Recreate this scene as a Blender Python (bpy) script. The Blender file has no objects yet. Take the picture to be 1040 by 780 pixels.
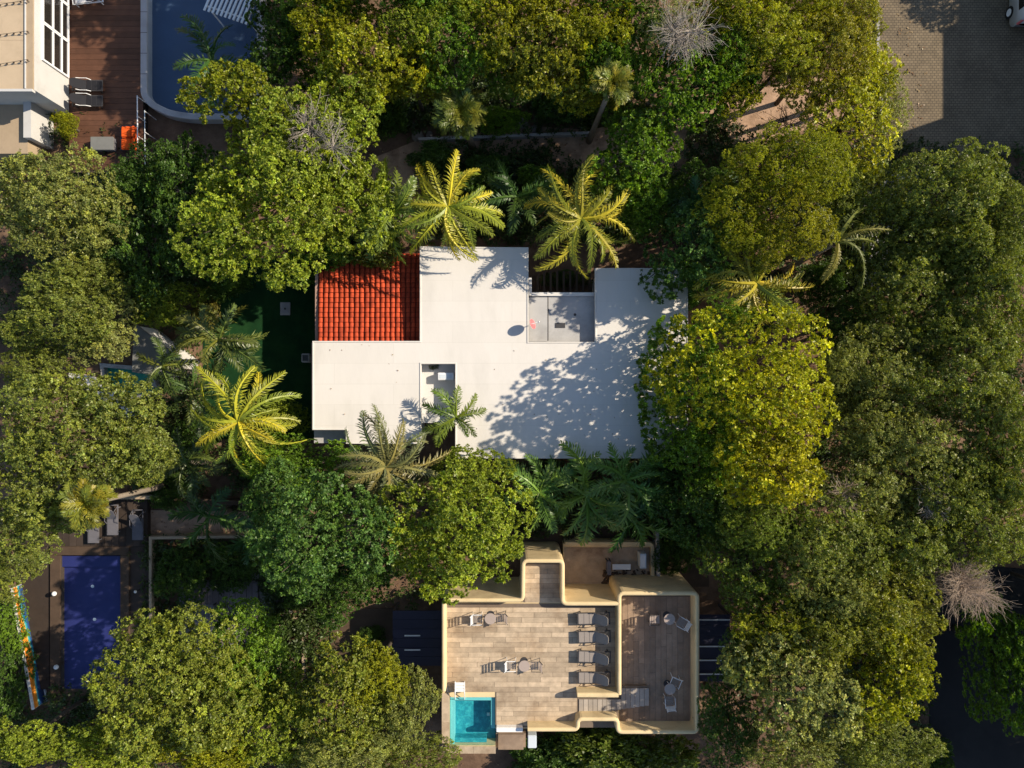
import bpy, bmesh, math, random
import numpy as np
from mathutils import Vector, Matrix

# ------------------------------------------------------------------ camera, sky, sun, exposure
scene = bpy.context.scene
col = scene.collection
F, HC, CX, CY = 760.0, 41.5, 520.0, 390.0          # focal length in photo pixels, camera height in metres

cam_d = bpy.data.cameras.new("camera")
cam_d.sensor_fit = 'HORIZONTAL'
cam_d.sensor_width = 36.0
cam_d.lens = 36.0 * F / 1040.0
cam_d.clip_start, cam_d.clip_end = 0.1, 2000.0
cam = bpy.data.objects.new("camera", cam_d)
cam.location = (0, 0, HC)
col.objects.link(cam)
scene.camera = cam

SUN_EL, SUN_AZ = math.radians(35.0), math.atan(0.34)     # azimuth counted from +x towards +y
world = bpy.data.worlds.new("World")
scene.world = world
world.use_nodes = True
wn = world.node_tree
sky = wn.nodes.new('ShaderNodeTexSky')
sky.sky_type = 'NISHITA'
sky.sun_disc = False
sky.sun_elevation = SUN_EL
sky.sun_rotation = math.pi / 2 - SUN_AZ
sky.air_density, sky.dust_density, sky.ozone_density = 1.0, 0.6, 1.0
bg = wn.nodes['Background']
bg.inputs['Strength'].default_value = 0.115
wn.links.new(sky.outputs['Color'], bg.inputs['Color'])

sd = bpy.data.lights.new("sun", 'SUN')
sd.energy = 5.0
sd.angle = math.radians(0.53)
sd.color = (1.0, 0.88, 0.70)
sun = bpy.data.objects.new("sun", sd)
sun_dir = Vector((math.cos(SUN_EL) * math.cos(SUN_AZ), math.cos(SUN_EL) * math.sin(SUN_AZ), math.sin(SUN_EL)))
sun.rotation_euler = (-sun_dir).to_track_quat('-Z', 'Y').to_euler()
sun.location = sun_dir * 80
col.objects.link(sun)

scene.view_settings.view_transform = 'Standard'
scene.view_settings.look = 'None'
scene.view_settings.gamma = 1.0
scene.view_settings.exposure = 0.55
scene.render.engine = 'CYCLES'
scene.cycles.use_denoising = True
scene.cycles.max_bounces = 6
scene.cycles.transparent_max_bounces = 8

# ------------------------------------------------------------------ helpers
def P(px, py, z=0.0):
    """photo pixel on the level z -> world point"""
    d = HC - z
    return Vector(((px - CX) / F * d, (CY - py) / F * d, z))

def S(px, z=0.0):
    return px / F * (HC - z)

def mat(name, c, rough=0.75, spec=0.3, var=0.12, scale=1.5, c2=None, mix=0.0, mscale=0.6, bump=0.0, bscale=20.0,
        objrand=0.0, metal=0.0, stretch=None, coat=0.0):
    m = bpy.data.materials.new(name)
    m.use_nodes = True
    nt = m.node_tree
    N, L = nt.nodes, nt.links
    b = N['Principled BSDF']
    b.inputs['Roughness'].default_value = rough
    b.inputs['Specular IOR Level'].default_value = spec
    b.inputs['Metallic'].default_value = metal
    b.inputs['Coat Weight'].default_value = coat
    tc = N.new('ShaderNodeTexCoord')
    mp = N.new('ShaderNodeMapping')
    if stretch:
        mp.inputs['Scale'].default_value = stretch
    geo = N.new('ShaderNodeNewGeometry')
    L.new(geo.outputs['Position'], mp.inputs['Vector'])
    base = N.new('ShaderNodeRGB')
    base.outputs[0].default_value = (*c, 1)
    out = base.outputs[0]
    if c2:
        n2 = N.new('ShaderNodeTexNoise')
        n2.inputs['Scale'].default_value = mscale
        n2.inputs['Detail'].default_value = 6
        n2.inputs['Roughness'].default_value = 0.65
        L.new(mp.outputs[0], n2.inputs['Vector'])
        r2 = N.new('ShaderNodeValToRGB')
        r2.color_ramp.elements[0].position = 0.5 - 0.02 - mix * 0.25
        r2.color_ramp.elements[1].position = 0.72 - mix * 0.25
        L.new(n2.outputs['Fac'], r2.inputs['Fac'])
        mx = N.new('ShaderNodeMix'); mx.data_type = 'RGBA'
        mx.inputs[7].default_value = (*c2, 1)
        L.new(r2.outputs['Color'], mx.inputs[0])
        L.new(out, mx.inputs[6])
        out = mx.outputs[2]
    if var or objrand:
        hsv = N.new('ShaderNodeHueSaturation')
        n1 = N.new('ShaderNodeTexNoise')
        n1.inputs['Scale'].default_value = scale
        n1.inputs['Detail'].default_value = 8
        n1.inputs['Roughness'].default_value = 0.7
        L.new(mp.outputs[0], n1.inputs['Vector'])
        mr = N.new('ShaderNodeMapRange')
        mr.inputs[1].default_value, mr.inputs[2].default_value = 0.25, 0.75
        mr.inputs[3].default_value, mr.inputs[4].default_value = 1 - var, 1 + var
        L.new(n1.outputs['Fac'], mr.inputs[0])
        v = mr.outputs[0]
        if objrand:
            oi = N.new('ShaderNodeObjectInfo')
            m2 = N.new('ShaderNodeMapRange')
            m2.inputs[3].default_value, m2.inputs[4].default_value = 1 - objrand, 1 + objrand
            L.new(oi.outputs['Random'], m2.inputs[0])
            mm = N.new('ShaderNodeMath'); mm.operation = 'MULTIPLY'
            L.new(v, mm.inputs[0]); L.new(m2.outputs[0], mm.inputs[1])
            v = mm.outputs[0]
        L.new(v, hsv.inputs['Value'])
        L.new(out, hsv.inputs['Color'])
        out = hsv.outputs[0]
    L.new(out, b.inputs['Base Color'])
    if bump:
        n3 = N.new('ShaderNodeTexNoise')
        n3.inputs['Scale'].default_value = bscale
        n3.inputs['Detail'].default_value = 5
        L.new(mp.outputs[0], n3.inputs['Vector'])
        bp = N.new('ShaderNodeBump')
        bp.inputs['Strength'].default_value = bump
        bp.inputs['Distance'].default_value = 0.03
        L.new(n3.outputs['Fac'], bp.inputs['Height'])
        L.new(bp.outputs[0], b.inputs['Normal'])
    return m

def leaf_mat(name, transl=0.3, gloss=0.35):
    m = bpy.data.materials.new(name)
    m.use_nodes = True
    nt = m.node_tree
    N, L = nt.nodes, nt.links
    b = N['Principled BSDF']
    b.inputs['Roughness'].default_value = 0.42
    b.inputs['Specular IOR Level'].default_value = gloss
    at = N.new('ShaderNodeAttribute'); at.attribute_name = 'tint'
    oi = N.new('ShaderNodeObjectInfo')
    mx = N.new('ShaderNodeMix'); mx.data_type = 'RGBA'; mx.blend_type = 'MULTIPLY'
    mx.inputs[0].default_value = 1.0
    L.new(at.outputs['Color'], mx.inputs[6]); L.new(oi.outputs['Color'], mx.inputs[7])
    L.new(mx.outputs[2], b.inputs['Base Color'])
    tr = N.new('ShaderNodeBsdfTranslucent')
    hs = N.new('ShaderNodeHueSaturation'); hs.inputs['Value'].default_value = 1.3; hs.inputs['Saturation'].default_value = 1.15
    L.new(mx.outputs[2], hs.inputs['Color']); L.new(hs.outputs[0], tr.inputs['Color'])
    ms = N.new('ShaderNodeMixShader'); ms.inputs[0].default_value = transl
    L.new(b.outputs[0], ms.inputs[1]); L.new(tr.outputs[0], ms.inputs[2])
    L.new(ms.outputs[0], N['Material Output'].inputs['Surface'])
    return m

def water_mat(name, tint, ripple=0.3, scale=3.0):
    m = bpy.data.materials.new(name)
    m.use_nodes = True
    nt = m.node_tree
    N, L = nt.nodes, nt.links
    N.remove(N['Principled BSDF'])
    t = N.new('ShaderNodeBsdfTransparent'); t.inputs[0].default_value = (*tint, 1)
    g = N.new('ShaderNodeBsdfGlossy'); g.inputs['Roughness'].default_value = 0.03
    fr = N.new('ShaderNodeFresnel'); fr.inputs[0].default_value = 1.33
    no = N.new('ShaderNodeTexNoise'); no.inputs['Scale'].default_value = scale; no.inputs['Detail'].default_value = 3
    geo = N.new('ShaderNodeNewGeometry'); L.new(geo.outputs['Position'], no.inputs['Vector'])
    bp = N.new('ShaderNodeBump'); bp.inputs['Strength'].default_value = ripple; bp.inputs['Distance'].default_value = 0.05
    L.new(no.outputs['Fac'], bp.inputs['Height'])
    L.new(bp.outputs[0], g.inputs['Normal']); L.new(bp.outputs[0], fr.inputs['Normal'])
    ms = N.new('ShaderNodeMixShader')
    iv = N.new('ShaderNodeMath'); iv.operation = 'SUBTRACT'; iv.inputs[0].default_value = 1.0; L.new(geo.outputs['Backfacing'], iv.inputs[1])
    ml = N.new('ShaderNodeMath'); ml.operation = 'MULTIPLY'; L.new(fr.outputs[0], ml.inputs[0]); L.new(iv.outputs[0], ml.inputs[1])
    L.new(ml.outputs[0], ms.inputs[0]); L.new(t.outputs[0], ms.inputs[1]); L.new(g.outputs[0], ms.inputs[2])
    L.new(ms.outputs[0], N['Material Output'].inputs['Surface'])
    return m

class MB:
    def __init__(s):
        s.v, s.f = [], []
    def box(s, a, b):
        x0, y0, z0 = a; x1, y1, z1 = b
        x0, x1 = min(x0, x1), max(x0, x1); y0, y1 = min(y0, y1), max(y0, y1); z0, z1 = min(z0, z1), max(z0, z1)
        k = len(s.v)
        s.v += [(x0,y0,z0),(x1,y0,z0),(x1,y1,z0),(x0,y1,z0),(x0,y0,z1),(x1,y0,z1),(x1,y1,z1),(x0,y1,z1)]
        s.f += [tuple(k+i for i in q) for q in ((0,3,2,1),(4,5,6,7),(0,1,5,4),(1,2,6,5),(2,3,7,6),(3,0,4,7))]
        return s
    def pbox(s, x0, y0, x1, y1, z0, z1, zr=None):
        """box from a pixel rectangle measured on level zr (default: its top)"""
        zr = z1 if zr is None else zr
        a, b = P(x0, y0, zr), P(x1, y1, zr)
        return s.box((a.x, a.y, z0), (b.x, b.y, z1))
    def prism(s, pts, z0, z1):
        a = sum(pts[i][0]*pts[(i+1) % len(pts)][1] - pts[(i+1) % len(pts)][0]*pts[i][1] for i in range(len(pts)))
        if a < 0:
            pts = pts[::-1]
        n, k = len(pts), len(s.v)
        s.v += [(p[0], p[1], z0) for p in pts] + [(p[0], p[1], z1) for p in pts]
        s.f.append(tuple(range(k+n, k+2*n)))
        s.f.append(tuple(range(k+n-1, k-1, -1)))
        for i in range(n):
            j = (i+1) % n
            s.f.append((k+i, k+j, k+n+j, k+n+i))
        return s
    def tube(s, pts, rad, n=6, cap=True):
        pts = [Vector(p) for p in pts]
        if not hasattr(rad, '__len__'):
            rad = [rad]*len(pts)
        k = len(s.v)
        for i, p in enumerate(pts):
            d = (pts[min(i+1, len(pts)-1)] - pts[max(i-1, 0)]).normalized()
            u = d.cross(Vector((0.13, 0.31, 1)) if abs(d.z) < 0.9 else Vector((1, 0.1, 0))).normalized()
            w = d.cross(u)
            for j in range(n):
                a = 2*math.pi*j/n
                q = p + (u*math.cos(a) + w*math.sin(a))*rad[i]
                s.v.append(tuple(q))
        for i in range(len(pts)-1):
            for j in range(n):
                j2 = (j+1) % n
                s.f.append((k+i*n+j, k+i*n+j2, k+(i+1)*n+j2, k+(i+1)*n+j))
        if cap:
            s.f.append(tuple(k+j for j in range(n-1, -1, -1)))
            s.f.append(tuple(k+(len(pts)-1)*n+j for j in range(n)))
        return s
    def cyl(s, c, r, z0, z1, n=20, r2=None):
        r2 = r if r2 is None else r2
        k = len(s.v)
        for z, rr in ((z0, r), (z1, r2)):
            for j in range(n):
                a = 2*math.pi*j/n
                s.v.append((c[0]+rr*math.cos(a), c[1]+rr*math.sin(a), z))
        s.f.append(tuple(k+j for j in range(n-1, -1, -1)))
        s.f.append(tuple(k+n+j for j in range(n)))
        for j in range(n):
            j2 = (j+1) % n
            s.f.append((k+j, k+j2, k+n+j2, k+n+j))
        return s
    def mesh(s, name, m, bevel=0.0, smooth=False):
        me = bpy.data.meshes.new(name)
        me.from_pydata(s.v, [], s.f)
        if bevel:
            bm = bmesh.new(); bm.from_mesh(me)
            bmesh.ops.bevel(bm, geom=[e for e in bm.edges if e.calc_face_angle(0) > 0.6], offset=bevel, segments=2,
                            affect='EDGES', clamp_overlap=True)
            bm.to_mesh(me); bm.free()
        if smooth:
            me.polygons.foreach_set('use_smooth', [True]*len(me.polygons))
        me.materials.append(m)
        return me
    def build(s, name, m, parent=None, bevel=0.0, smooth=False, loc=None):
        me = s.mesh(name, m, bevel, smooth)
        return link(name, me, parent, loc)

def link(name, me, parent=None, loc=None, rot=None, scale=None):
    o = bpy.data.objects.new(name, me)
    col.objects.link(o)
    if parent is not None:
        o.parent = parent
        if loc is None and not getattr(parent, 'keep_local', False):
            pass
    if loc is not None:
        o.location = loc
    if rot is not None:
        o.rotation_euler = rot
    if scale is not None:
        o.scale = scale
    return o

def tag(o, label=None, cat=None, group=None, kind=None):
    if label: o['label'] = label
    if cat: o['category'] = cat
    if group: o['group'] = group
    if kind: o['kind'] = kind
    return o

class Thing:
    """An Empty at a thing's base.  Parts are given in world coordinates and shifted to the base."""
    def __init__(s, name, label, cat, loc=(0, 0, 0), group=None, rz=0.0):
        s.e = bpy.data.objects.new(name, None)
        s.e.empty_display_size = 0.3
        s.e.location = loc
        s.e.rotation_euler = (0, 0, rz)
        col.objects.link(s.e)
        tag(s.e, label, cat, group)
        s.loc = Vector(loc)
    def part(s, name, mb, m, parent=None, bevel=0.0, smooth=False, local=False):
        if not local:
            off = s.loc
            mb.v = [(v[0]-off.x, v[1]-off.y, v[2]-off.z) for v in mb.v]
        return mb.build(name, m, parent or s.e, bevel, smooth)

def copy_tree(o, parent=None):
    c = o.copy(); col.objects.link(c); c.parent = parent
    for ch in list(o.children):
        copy_tree(ch, c)
    return c

def round_path(pts, r, n=5, closed=False):
    out = []
    m = len(pts)
    for i, p in enumerate(pts):
        p = Vector(p[:2])
        if not closed and i in (0, m-1):
            out.append(p); continue
        a, b = Vector(pts[i-1][:2]), Vector(pts[(i+1) % m][:2])
        da, db = (a-p), (b-p)
        rr = min(r, da.length*0.45, db.length*0.45)
        p0, p1 = p + da.normalized()*rr, p + db.normalized()*rr
        for k in range(n+1):
            t = k/n
            out.append(p0*(1-t)**2 + p*2*t*(1-t) + p1*t*t)
    return out

def sweep_wall(mb, path, w, z0, z1, bev=0.04, closed=False):
    n = len(path)
    prof = [(-w/2, z0), (-w/2, z1-bev), (-w/2+bev*0.4, z1-bev*0.3), (-w/2+bev, z1), (w/2-bev, z1), (w/2-bev*0.4, z1-bev*0.3), (w/2, z1-bev), (w/2, z0)]
    k = len(mb.v); q = len(prof)
    for i in range(n):
        if closed:
            d0, d1 = (path[i]-path[i-1]).normalized(), (path[(i+1) % n]-path[i]).normalized()
        else:
            d0 = (path[i]-path[max(i-1, 0)]); d1 = (path[min(i+1, n-1)]-path[i])
            d0 = d0.normalized() if d0.length > 1e-9 else d1.normalized()
            d1 = d1.normalized() if d1.length > 1e-9 else d0
        t = (d0+d1).normalized()
        nn = Vector((-t.y, t.x))
        sc = 1/max(0.4, nn.dot(Vector((-d0.y, d0.x))))
        for o, z in prof:
            mb.v.append((path[i].x+nn.x*o*sc, path[i].y+nn.y*o*sc, z))
    rng = range(n if closed else n-1)
    for i in rng:
        j = (i+1) % n
        for a in range(q-1):
            mb.f.append((k+i*q+a, k+i*q+a+1, k+j*q+a+1, k+j*q+a))
    if not closed:
        mb.f.append(tuple(k+a for a in range(q-1, -1, -1)))
        mb.f.append(tuple(k+(n-1)*q+a for a in range(q)))
    return mb

# ------------------------------------------------------------------ materials
M = {}
M['soil'] = mat('soil', (0.12, 0.075, 0.05), 0.95, 0.1, 0.35, 2.2, (0.22, 0.14, 0.09), 0.1, 0.35, 0.6, 9)
M['sand'] = mat('sand', (0.40, 0.265, 0.18), 0.95, 0.1, 0.3, 2.5, (0.20, 0.125, 0.08), 0.0, 0.8, 0.5, 8)
M['asphalt'] = mat('asphalt', (0.020, 0.0195, 0.021), 0.9, 0.2, 0.2, 1.2, (0.027, 0.026, 0.026), 0.1, 0.4, 0.3, 40)
M['turf'] = mat('turf', (0.008, 0.036, 0.012), 0.95, 0.1, 0.3, 1.5, (0.014, 0.05, 0.014), 0.2, 0.8, 0.5, 60)
M['white_roof'] = mat('white_roof', (0.64, 0.605, 0.56), 0.8, 0.2, 0.05, 0.9, (0.56, 0.53, 0.485), -0.1, 0.5, 0.10, 14, stretch=(1, 0.35, 1))
def sheet_lines(m, w, h, k=0.93):
    nt = m.node_tree; N, L = nt.nodes, nt.links
    b = N['Principled BSDF']
    src = b.inputs['Base Color'].links[0].from_socket
    br = N.new('ShaderNodeTexBrick')
    br.inputs['Color1'].default_value = (1, 1, 1, 1); br.inputs['Color2'].default_value = (0.965, 0.965, 0.96, 1); br.inputs['Mortar'].default_value = (k, k, k * 0.99, 1)
    br.inputs['Scale'].default_value = 1.0; br.inputs['Brick Width'].default_value, br.inputs['Row Height'].default_value = w, h
    br.inputs['Mortar Size'].default_value = 0.02
    geo = N.new('ShaderNodeNewGeometry'); L.new(geo.outputs['Position'], br.inputs['Vector'])
    mx = N.new('ShaderNodeMix'); mx.data_type = 'RGBA'; mx.blend_type = 'MULTIPLY'; mx.inputs[0].default_value = 1.0
    L.new(src, mx.inputs[6]); L.new(br.outputs['Color'], mx.inputs[7]); L.new(mx.outputs[2], b.inputs['Base Color'])
sheet_lines(M['white_roof'], 6.0, 1.05)
M['white_wall'] = mat('white_wall', (0.62, 0.60, 0.57), 0.8, 0.2, 0.05, 1.0, (0.58, 0.55, 0.50), -0.3, 0.7)
M['trim'] = mat('trim', (0.36, 0.24, 0.19), 0.8, 0.2, 0.2, 2.0)
M['grey_slab'] = mat('grey_slab', (0.42, 0.41, 0.40), 0.85, 0.2, 0.10, 1.2, (0.32, 0.31, 0.30), 0.0, 0.9, 0.1, 18)
M['tile'] = mat('tile', (0.43, 0.062, 0.022), 0.8, 0.2, 0.25, 3.0, (0.26, 0.04, 0.02), 0.0, 1.2, 0.3, 30, objrand=0.22)
M['shed_roof'] = mat('shed_roof', (0.17, 0.17, 0.16), 0.85, 0.2, 0.15, 1.5)
M['villa_wall'] = mat('villa_wall', (0.50, 0.49, 0.475), 0.8, 0.2, 0.07, 1.0, (0.42, 0.41, 0.39), -0.2, 0.7)
M['tile_bed'] = mat('tile_bed', (0.16, 0.035, 0.02), 0.9, 0.1, 0.2, 2.0)
M['cream'] = mat('cream', (0.66, 0.51, 0.29), 0.8, 0.2, 0.10, 1.2, (0.46, 0.345, 0.19), -0.15, 0.8, 0.15, 25)
M['plank'] = mat('plank', (0.43, 0.335, 0.235), 0.7, 0.25, 0.28, 3.0, (0.27, 0.19, 0.12), -0.05, 0.7, 0.2, 30, objrand=0.2)
M['plank_dark'] = mat('plank_dark', (0.26, 0.185, 0.13), 0.7, 0.25, 0.25, 1.8, (0.36, 0.26, 0.18), 0.0, 0.5, 0.2, 30, objrand=0.16)
M['plank_grey'] = mat('plank_grey', (0.33, 0.29, 0.25), 0.75, 0.2, 0.2, 2.0, objrand=0.15)
M['grout'] = mat('grout', (0.17, 0.13, 0.10), 0.9, 0.1, 0.2, 2.0)
M['stain'] = mat('stain', (0.38, 0.29, 0.205), 0.9, 0.15, 0.3, 1.6, (0.20, 0.13, 0.085), 0.0, 0.7, 0.3, 15)
M['caustic_pool_tile'] = mat('caustic_pool_tile', (0.018, 0.22, 0.28), 0.5, 0.4, 0.25, 7.0, (0.06, 0.42, 0.44), 0.05, 3.8)  # teal tile; the lighter blotches are water caustics painted into its colour
M['pool_rim'] = mat('pool_rim', (0.20, 0.50, 0.50), 0.5, 0.4, 0.08, 4.0)
M['pool_navy'] = mat('pool_navy', (0.028, 0.032, 0.14), 0.6, 0.3, 0.12, 1.0)
M['pool_blue'] = mat('pool_blue', (0.055, 0.085, 0.14), 0.6, 0.3, 0.15, 0.7)
M['pool_green'] = mat('pool_green', (0.06, 0.40, 0.26), 0.6, 0.3, 0.15, 0.9)
M['water'] = water_mat('water', (0.80, 0.97, 0.99))
M['water_deep'] = water_mat('water_deep', (0.86, 0.92, 0.97), 0.2, 1.5)
M['stone'] = mat('stone', (0.40, 0.39, 0.40), 0.8, 0.2, 0.15, 2.0, (0.27, 0.26, 0.26), 0.0, 1.0, 0.2, 20, objrand=0.08)
M['stone_brown'] = mat('stone_brown', (0.085, 0.056, 0.038), 0.85, 0.2, 0.25, 2.0, objrand=0.12)
M['tan_wall'] = mat('tan_wall', (0.36, 0.275, 0.185), 0.85, 0.2, 0.12, 1.2)
M['beige_roof'] = mat('beige_roof', (0.46, 0.355, 0.24), 0.85, 0.2, 0.08, 1.2, (0.39, 0.30, 0.20), 0.0, 0.7)
M['red_deck'] = mat('red_deck', (0.095, 0.042, 0.024), 0.65, 0.3, 0.25, 2.0, objrand=0.2)
M['dark_wood'] = mat('dark_wood', (0.05, 0.036, 0.028), 0.75, 0.2, 0.2, 2.0, objrand=0.2)
M['purple_wood'] = mat('purple_wood', (0.15, 0.13, 0.14), 0.8, 0.2, 0.2, 2.0, objrand=0.15)
M['white_metal'] = mat('white_metal', (0.78, 0.78, 0.78), 0.4, 0.4, 0.03)
M['white_plastic'] = mat('white_plastic', (0.74, 0.74, 0.73), 0.5, 0.4, 0.03)
M['pale_blue'] = mat('pale_blue', (0.55, 0.60, 0.64), 0.5, 0.4, 0.05)
M['dark_metal'] = mat('dark_metal', (0.045, 0.043, 0.045), 0.5, 0.4, 0.1)
M['dark_awning'] = mat('dark_awning', (0.030, 0.030, 0.055), 0.6, 0.3, 0.15, 1.0, objrand=0.1)
M['glass_dark'] = mat('glass_dark', (0.02, 0.018, 0.016), 0.08, 0.6, 0.1)
M['taupe'] = mat('taupe', (0.26, 0.225, 0.20), 0.85, 0.15, 0.08, 12.0)
M['black_fabric'] = mat('black_fabric', (0.018, 0.018, 0.022), 0.85, 0.2, 0.1, 6)
M['orange'] = mat('orange', (0.70, 0.10, 0.015), 0.85, 0.15, 0.10, 4.0)
M['grey_fabric'] = mat('grey_fabric', (0.13, 0.125, 0.14), 0.85, 0.15, 0.1, 4.0)
M['cushion_white'] = mat('cushion_white', (0.74, 0.72, 0.70), 0.85, 0.15, 0.05, 4.0)
M['table_top'] = mat('table_top', (0.36, 0.29, 0.25), 0.5, 0.35, 0.06, 5.0)
M['pink'] = mat('pink', (0.72, 0.16, 0.17), 0.5, 0.4, 0.1, 4.0)
M['bark'] = mat('bark', (0.085, 0.068, 0.052), 0.95, 0.1, 0.3, 5.0, bump=0.4, bscale=15)
M['pale_bark'] = mat('pale_bark', (0.33, 0.29, 0.25), 0.95, 0.1, 0.25, 5.0)
M['dead_twig'] = mat('dead_twig', (0.40, 0.31, 0.235), 0.95, 0.1, 0.2, 3.0)
M['palm_bark'] = mat('palm_bark', (0.22, 0.18, 0.14), 0.95, 0.1, 0.25, 5.0, bump=0.4, bscale=12, stretch=(1, 1, 5))
M['rock'] = mat('rock', (0.22, 0.19, 0.165), 0.9, 0.15, 0.3, 3.0, bump=0.5, bscale=8)
M['concrete'] = mat('concrete', (0.38, 0.36, 0.345), 0.9, 0.15, 0.2, 2.5, (0.24, 0.22, 0.21), 0.0, 1.4)
M['leaf'] = leaf_mat('leaf')
M['palm_leaf'] = leaf_mat('palm_leaf', 0.25, 0.4)
M['car_paint'] = mat('car_paint', (0.62, 0.66, 0.70), 0.25, 0.5, 0.02, coat=0.6)
M['tyre'] = mat('tyre', (0.02, 0.02, 0.02), 0.9, 0.2, 0.1)
M['lamp_glass'] = mat('lamp_glass', (0.6, 0.6, 0.58), 0.1, 0.6, 0.02)
M['terracotta'] = mat('terracotta', (0.36, 0.13, 0.07), 0.9, 0.2, 0.15)
M['bulb'] = mat('bulb', (0.10, 0.07, 0.05), 0.2, 0.6, 0.05)
M['hedge_red'] = leaf_mat('hedge_red')

def brick_mat(name, c1, c2, mortar, scale, w=0.5, h=0.25, ms=0.02):
    m = mat(name, c1, 0.9, 0.15, 0.3, 0.5)
    nt = m.node_tree; N, L = nt.nodes, nt.links
    b = N['Principled BSDF']
    br = N.new('ShaderNodeTexBrick')
    br.inputs['Color1'].default_value = (*c1, 1); br.inputs['Color2'].default_value = (*c2, 1)
    br.inputs['Mortar'].default_value = (*mortar, 1)
    br.inputs['Scale'].default_value = scale
    br.inputs['Brick Width'].default_value, br.inputs['Row Height'].default_value = w, h
    br.inputs['Mortar Size'].default_value = ms
    geo = N.new('ShaderNodeNewGeometry'); L.new(geo.outputs['Position'], br.inputs['Vector'])
    hsv = [n for n in N if n.type == 'HUE_SAT'][0]
    L.new(br.outputs['Color'], hsv.inputs['Color'])
    return m
M['paver'] = brick_mat('paver', (0.20, 0.155, 0.10), (0.16, 0.125, 0.083), (0.085, 0.068, 0.05), 1.0, 0.21, 0.14, 0.016)

def mural_mat():
    m = mat('mural', (0.5, 0.3, 0.02), 0.7, 0.3, 0.0)
    nt = m.node_tree; N, L = nt.nodes, nt.links
    b = N['Principled BSDF']
    tc = N.new('ShaderNodeTexCoord')
    sx = N.new('ShaderNodeSeparateXYZ'); L.new(tc.outputs['Object'], sx.inputs[0])
    no = N.new('ShaderNodeTexNoise'); no.inputs['Scale'].default_value = 0.4; no.inputs['Detail'].default_value = 1
    L.new(tc.outputs['Object'], no.inputs['Vector'])
    a = N.new('ShaderNodeMath'); a.operation = 'MULTIPLY_ADD'; a.inputs[1].default_value = 0.9
    L.new(no.outputs['Fac'], a.inputs[0]); L.new(sx.outputs['Z'], a.inputs[2])
    r = N.new('ShaderNodeValToRGB')
    cr = r.color_ramp
    cols = [(0.45, (0.015, 0.03, 0.09)), (0.72, (0.02, 0.07, 0.22)), (0.84, (0.02, 0.36, 0.40)), (0.93, (0.70, 0.33, 0.02)), (1.0, (0.72, 0.22, 0.02))]
    cr.elements[0].position, cr.elements[0].color = cols[0][0], (*cols[0][1], 1)
    cr.elements[1].position, cr.elements[1].color = cols[-1][0], (*cols[-1][1], 1)
    for p, c in cols[1:-1]:
        e = cr.elements.new(p); e.color = (*c, 1)
    sc = N.new('ShaderNodeMath'); sc.operation = 'MULTIPLY'; sc.inputs[1].default_value = 0.78
    L.new(a.outputs[0], sc.inputs[0])
    L.new(sc.outputs[0], r.inputs['Fac']); L.new(r.outputs['Color'], b.inputs['Base Color'])
    return m
M['mural'] = mural_mat()

rnd = random.Random(7)

# ------------------------------------------------------------------ the setting: ground, road, paving, paths
def sheet(name, pts, z, m, th=0.0):
    mb = MB()
    w = [P(x, y, z) for x, y in pts]
    mb.prism([(p.x, p.y) for p in w], z - max(th, 0.004), z)
    return tag(mb.build(name, m), kind='structure')

g = MB(); g.v = [(-300, -300, -0.004), (300, -300, -0.004), (300, 300, -0.004), (-300, 300, -0.004)]; g.f = [(0, 1, 2, 3)]
tag(g.build('ground', M['soil']), kind='structure')
sheet('road', [(960, 560), (1010, 575), (1300, 600), (1300, 900), (948, 900), (944, 720), (950, 640)], 0.03, M['asphalt'], 0.03)
sheet('parking_area', [(888, -260), (1300, -260), (1300, 158), (900, 158), (894, 60)], 0.03, M['paver'], 0.03)
kerb = MB().prism([P(x, y, 0.14).xy for x, y in [(885, -260), (888, -260), (894, 60), (900, 158), (897, 158), (891, 60)]], 0.0, 0.14)
tag(kerb.build('yard_kerb', M['concrete']), kind='structure')
sheet('sandy_path', [(430, 140), (540, 128), (600, 132), (640, 122), (700, 110), (760, 92), (800, 84), (890, 60), (896, 100), (850, 120), (800, 138), (740, 150),
                     (700, 168), (640, 182), (560, 168), (500, 170), (440, 190), (375, 200), (380, 160)], 0.012, M['sand'], 0.012)
sheet('garden_path', [(870, 172), (950, 178), (948, 240), (915, 300), (880, 300), (878, 220)], 0.012, M['concrete'], 0.012)
sheet('sandy_yard', [(150, 518), (262, 520), (262, 548), (150, 548)], 0.012, M['sand'], 0.012)
sheet('lawn', [(206, 262), (322, 262), (322, 446), (206, 446)], 0.016, M['turf'], 0.016)
sheet('yard_paving', [(336, 618), (404, 618), (404, 672), (336, 672)], 0.10, M['stone_brown'], 0.1)
sheet('side_lane', [(500, 500), (720, 500), (720, 596), (664, 596), (664, 552), (500, 552)], 0.012, M['stone_brown'], 0.012)

# ------------------------------------------------------------------ white house
ZR = 3.6
house = Thing('white_house', 'long white flat-roofed house with a red tiled corner roof', 'house', (*P(508, 380, 0).xy, 0))
out = [(427, 251), (536, 252), (536, 348), (605, 348), (605, 273), (698, 273), (698, 465), (463, 465), (463, 369), (427, 369), (427, 450), (352, 450), (352, 436),
       (318, 436), (318, 347), (427, 347)]
wpts = [P(x, y, ZR).xy for x, y in out]
roof = house.part('roof', MB().prism(wpts, ZR - 0.22, ZR), M['white_roof'])
lip = MB()
# low raised lip along the roof edge
sweep_wall(lip, [Vector(p) for p in [Vector(q) for q in wpts]], 0.07, ZR - 0.24, ZR + 0.03, 0.012, closed=True)
house.part('roof_edge', lip, M['white_roof'], roof)
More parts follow.
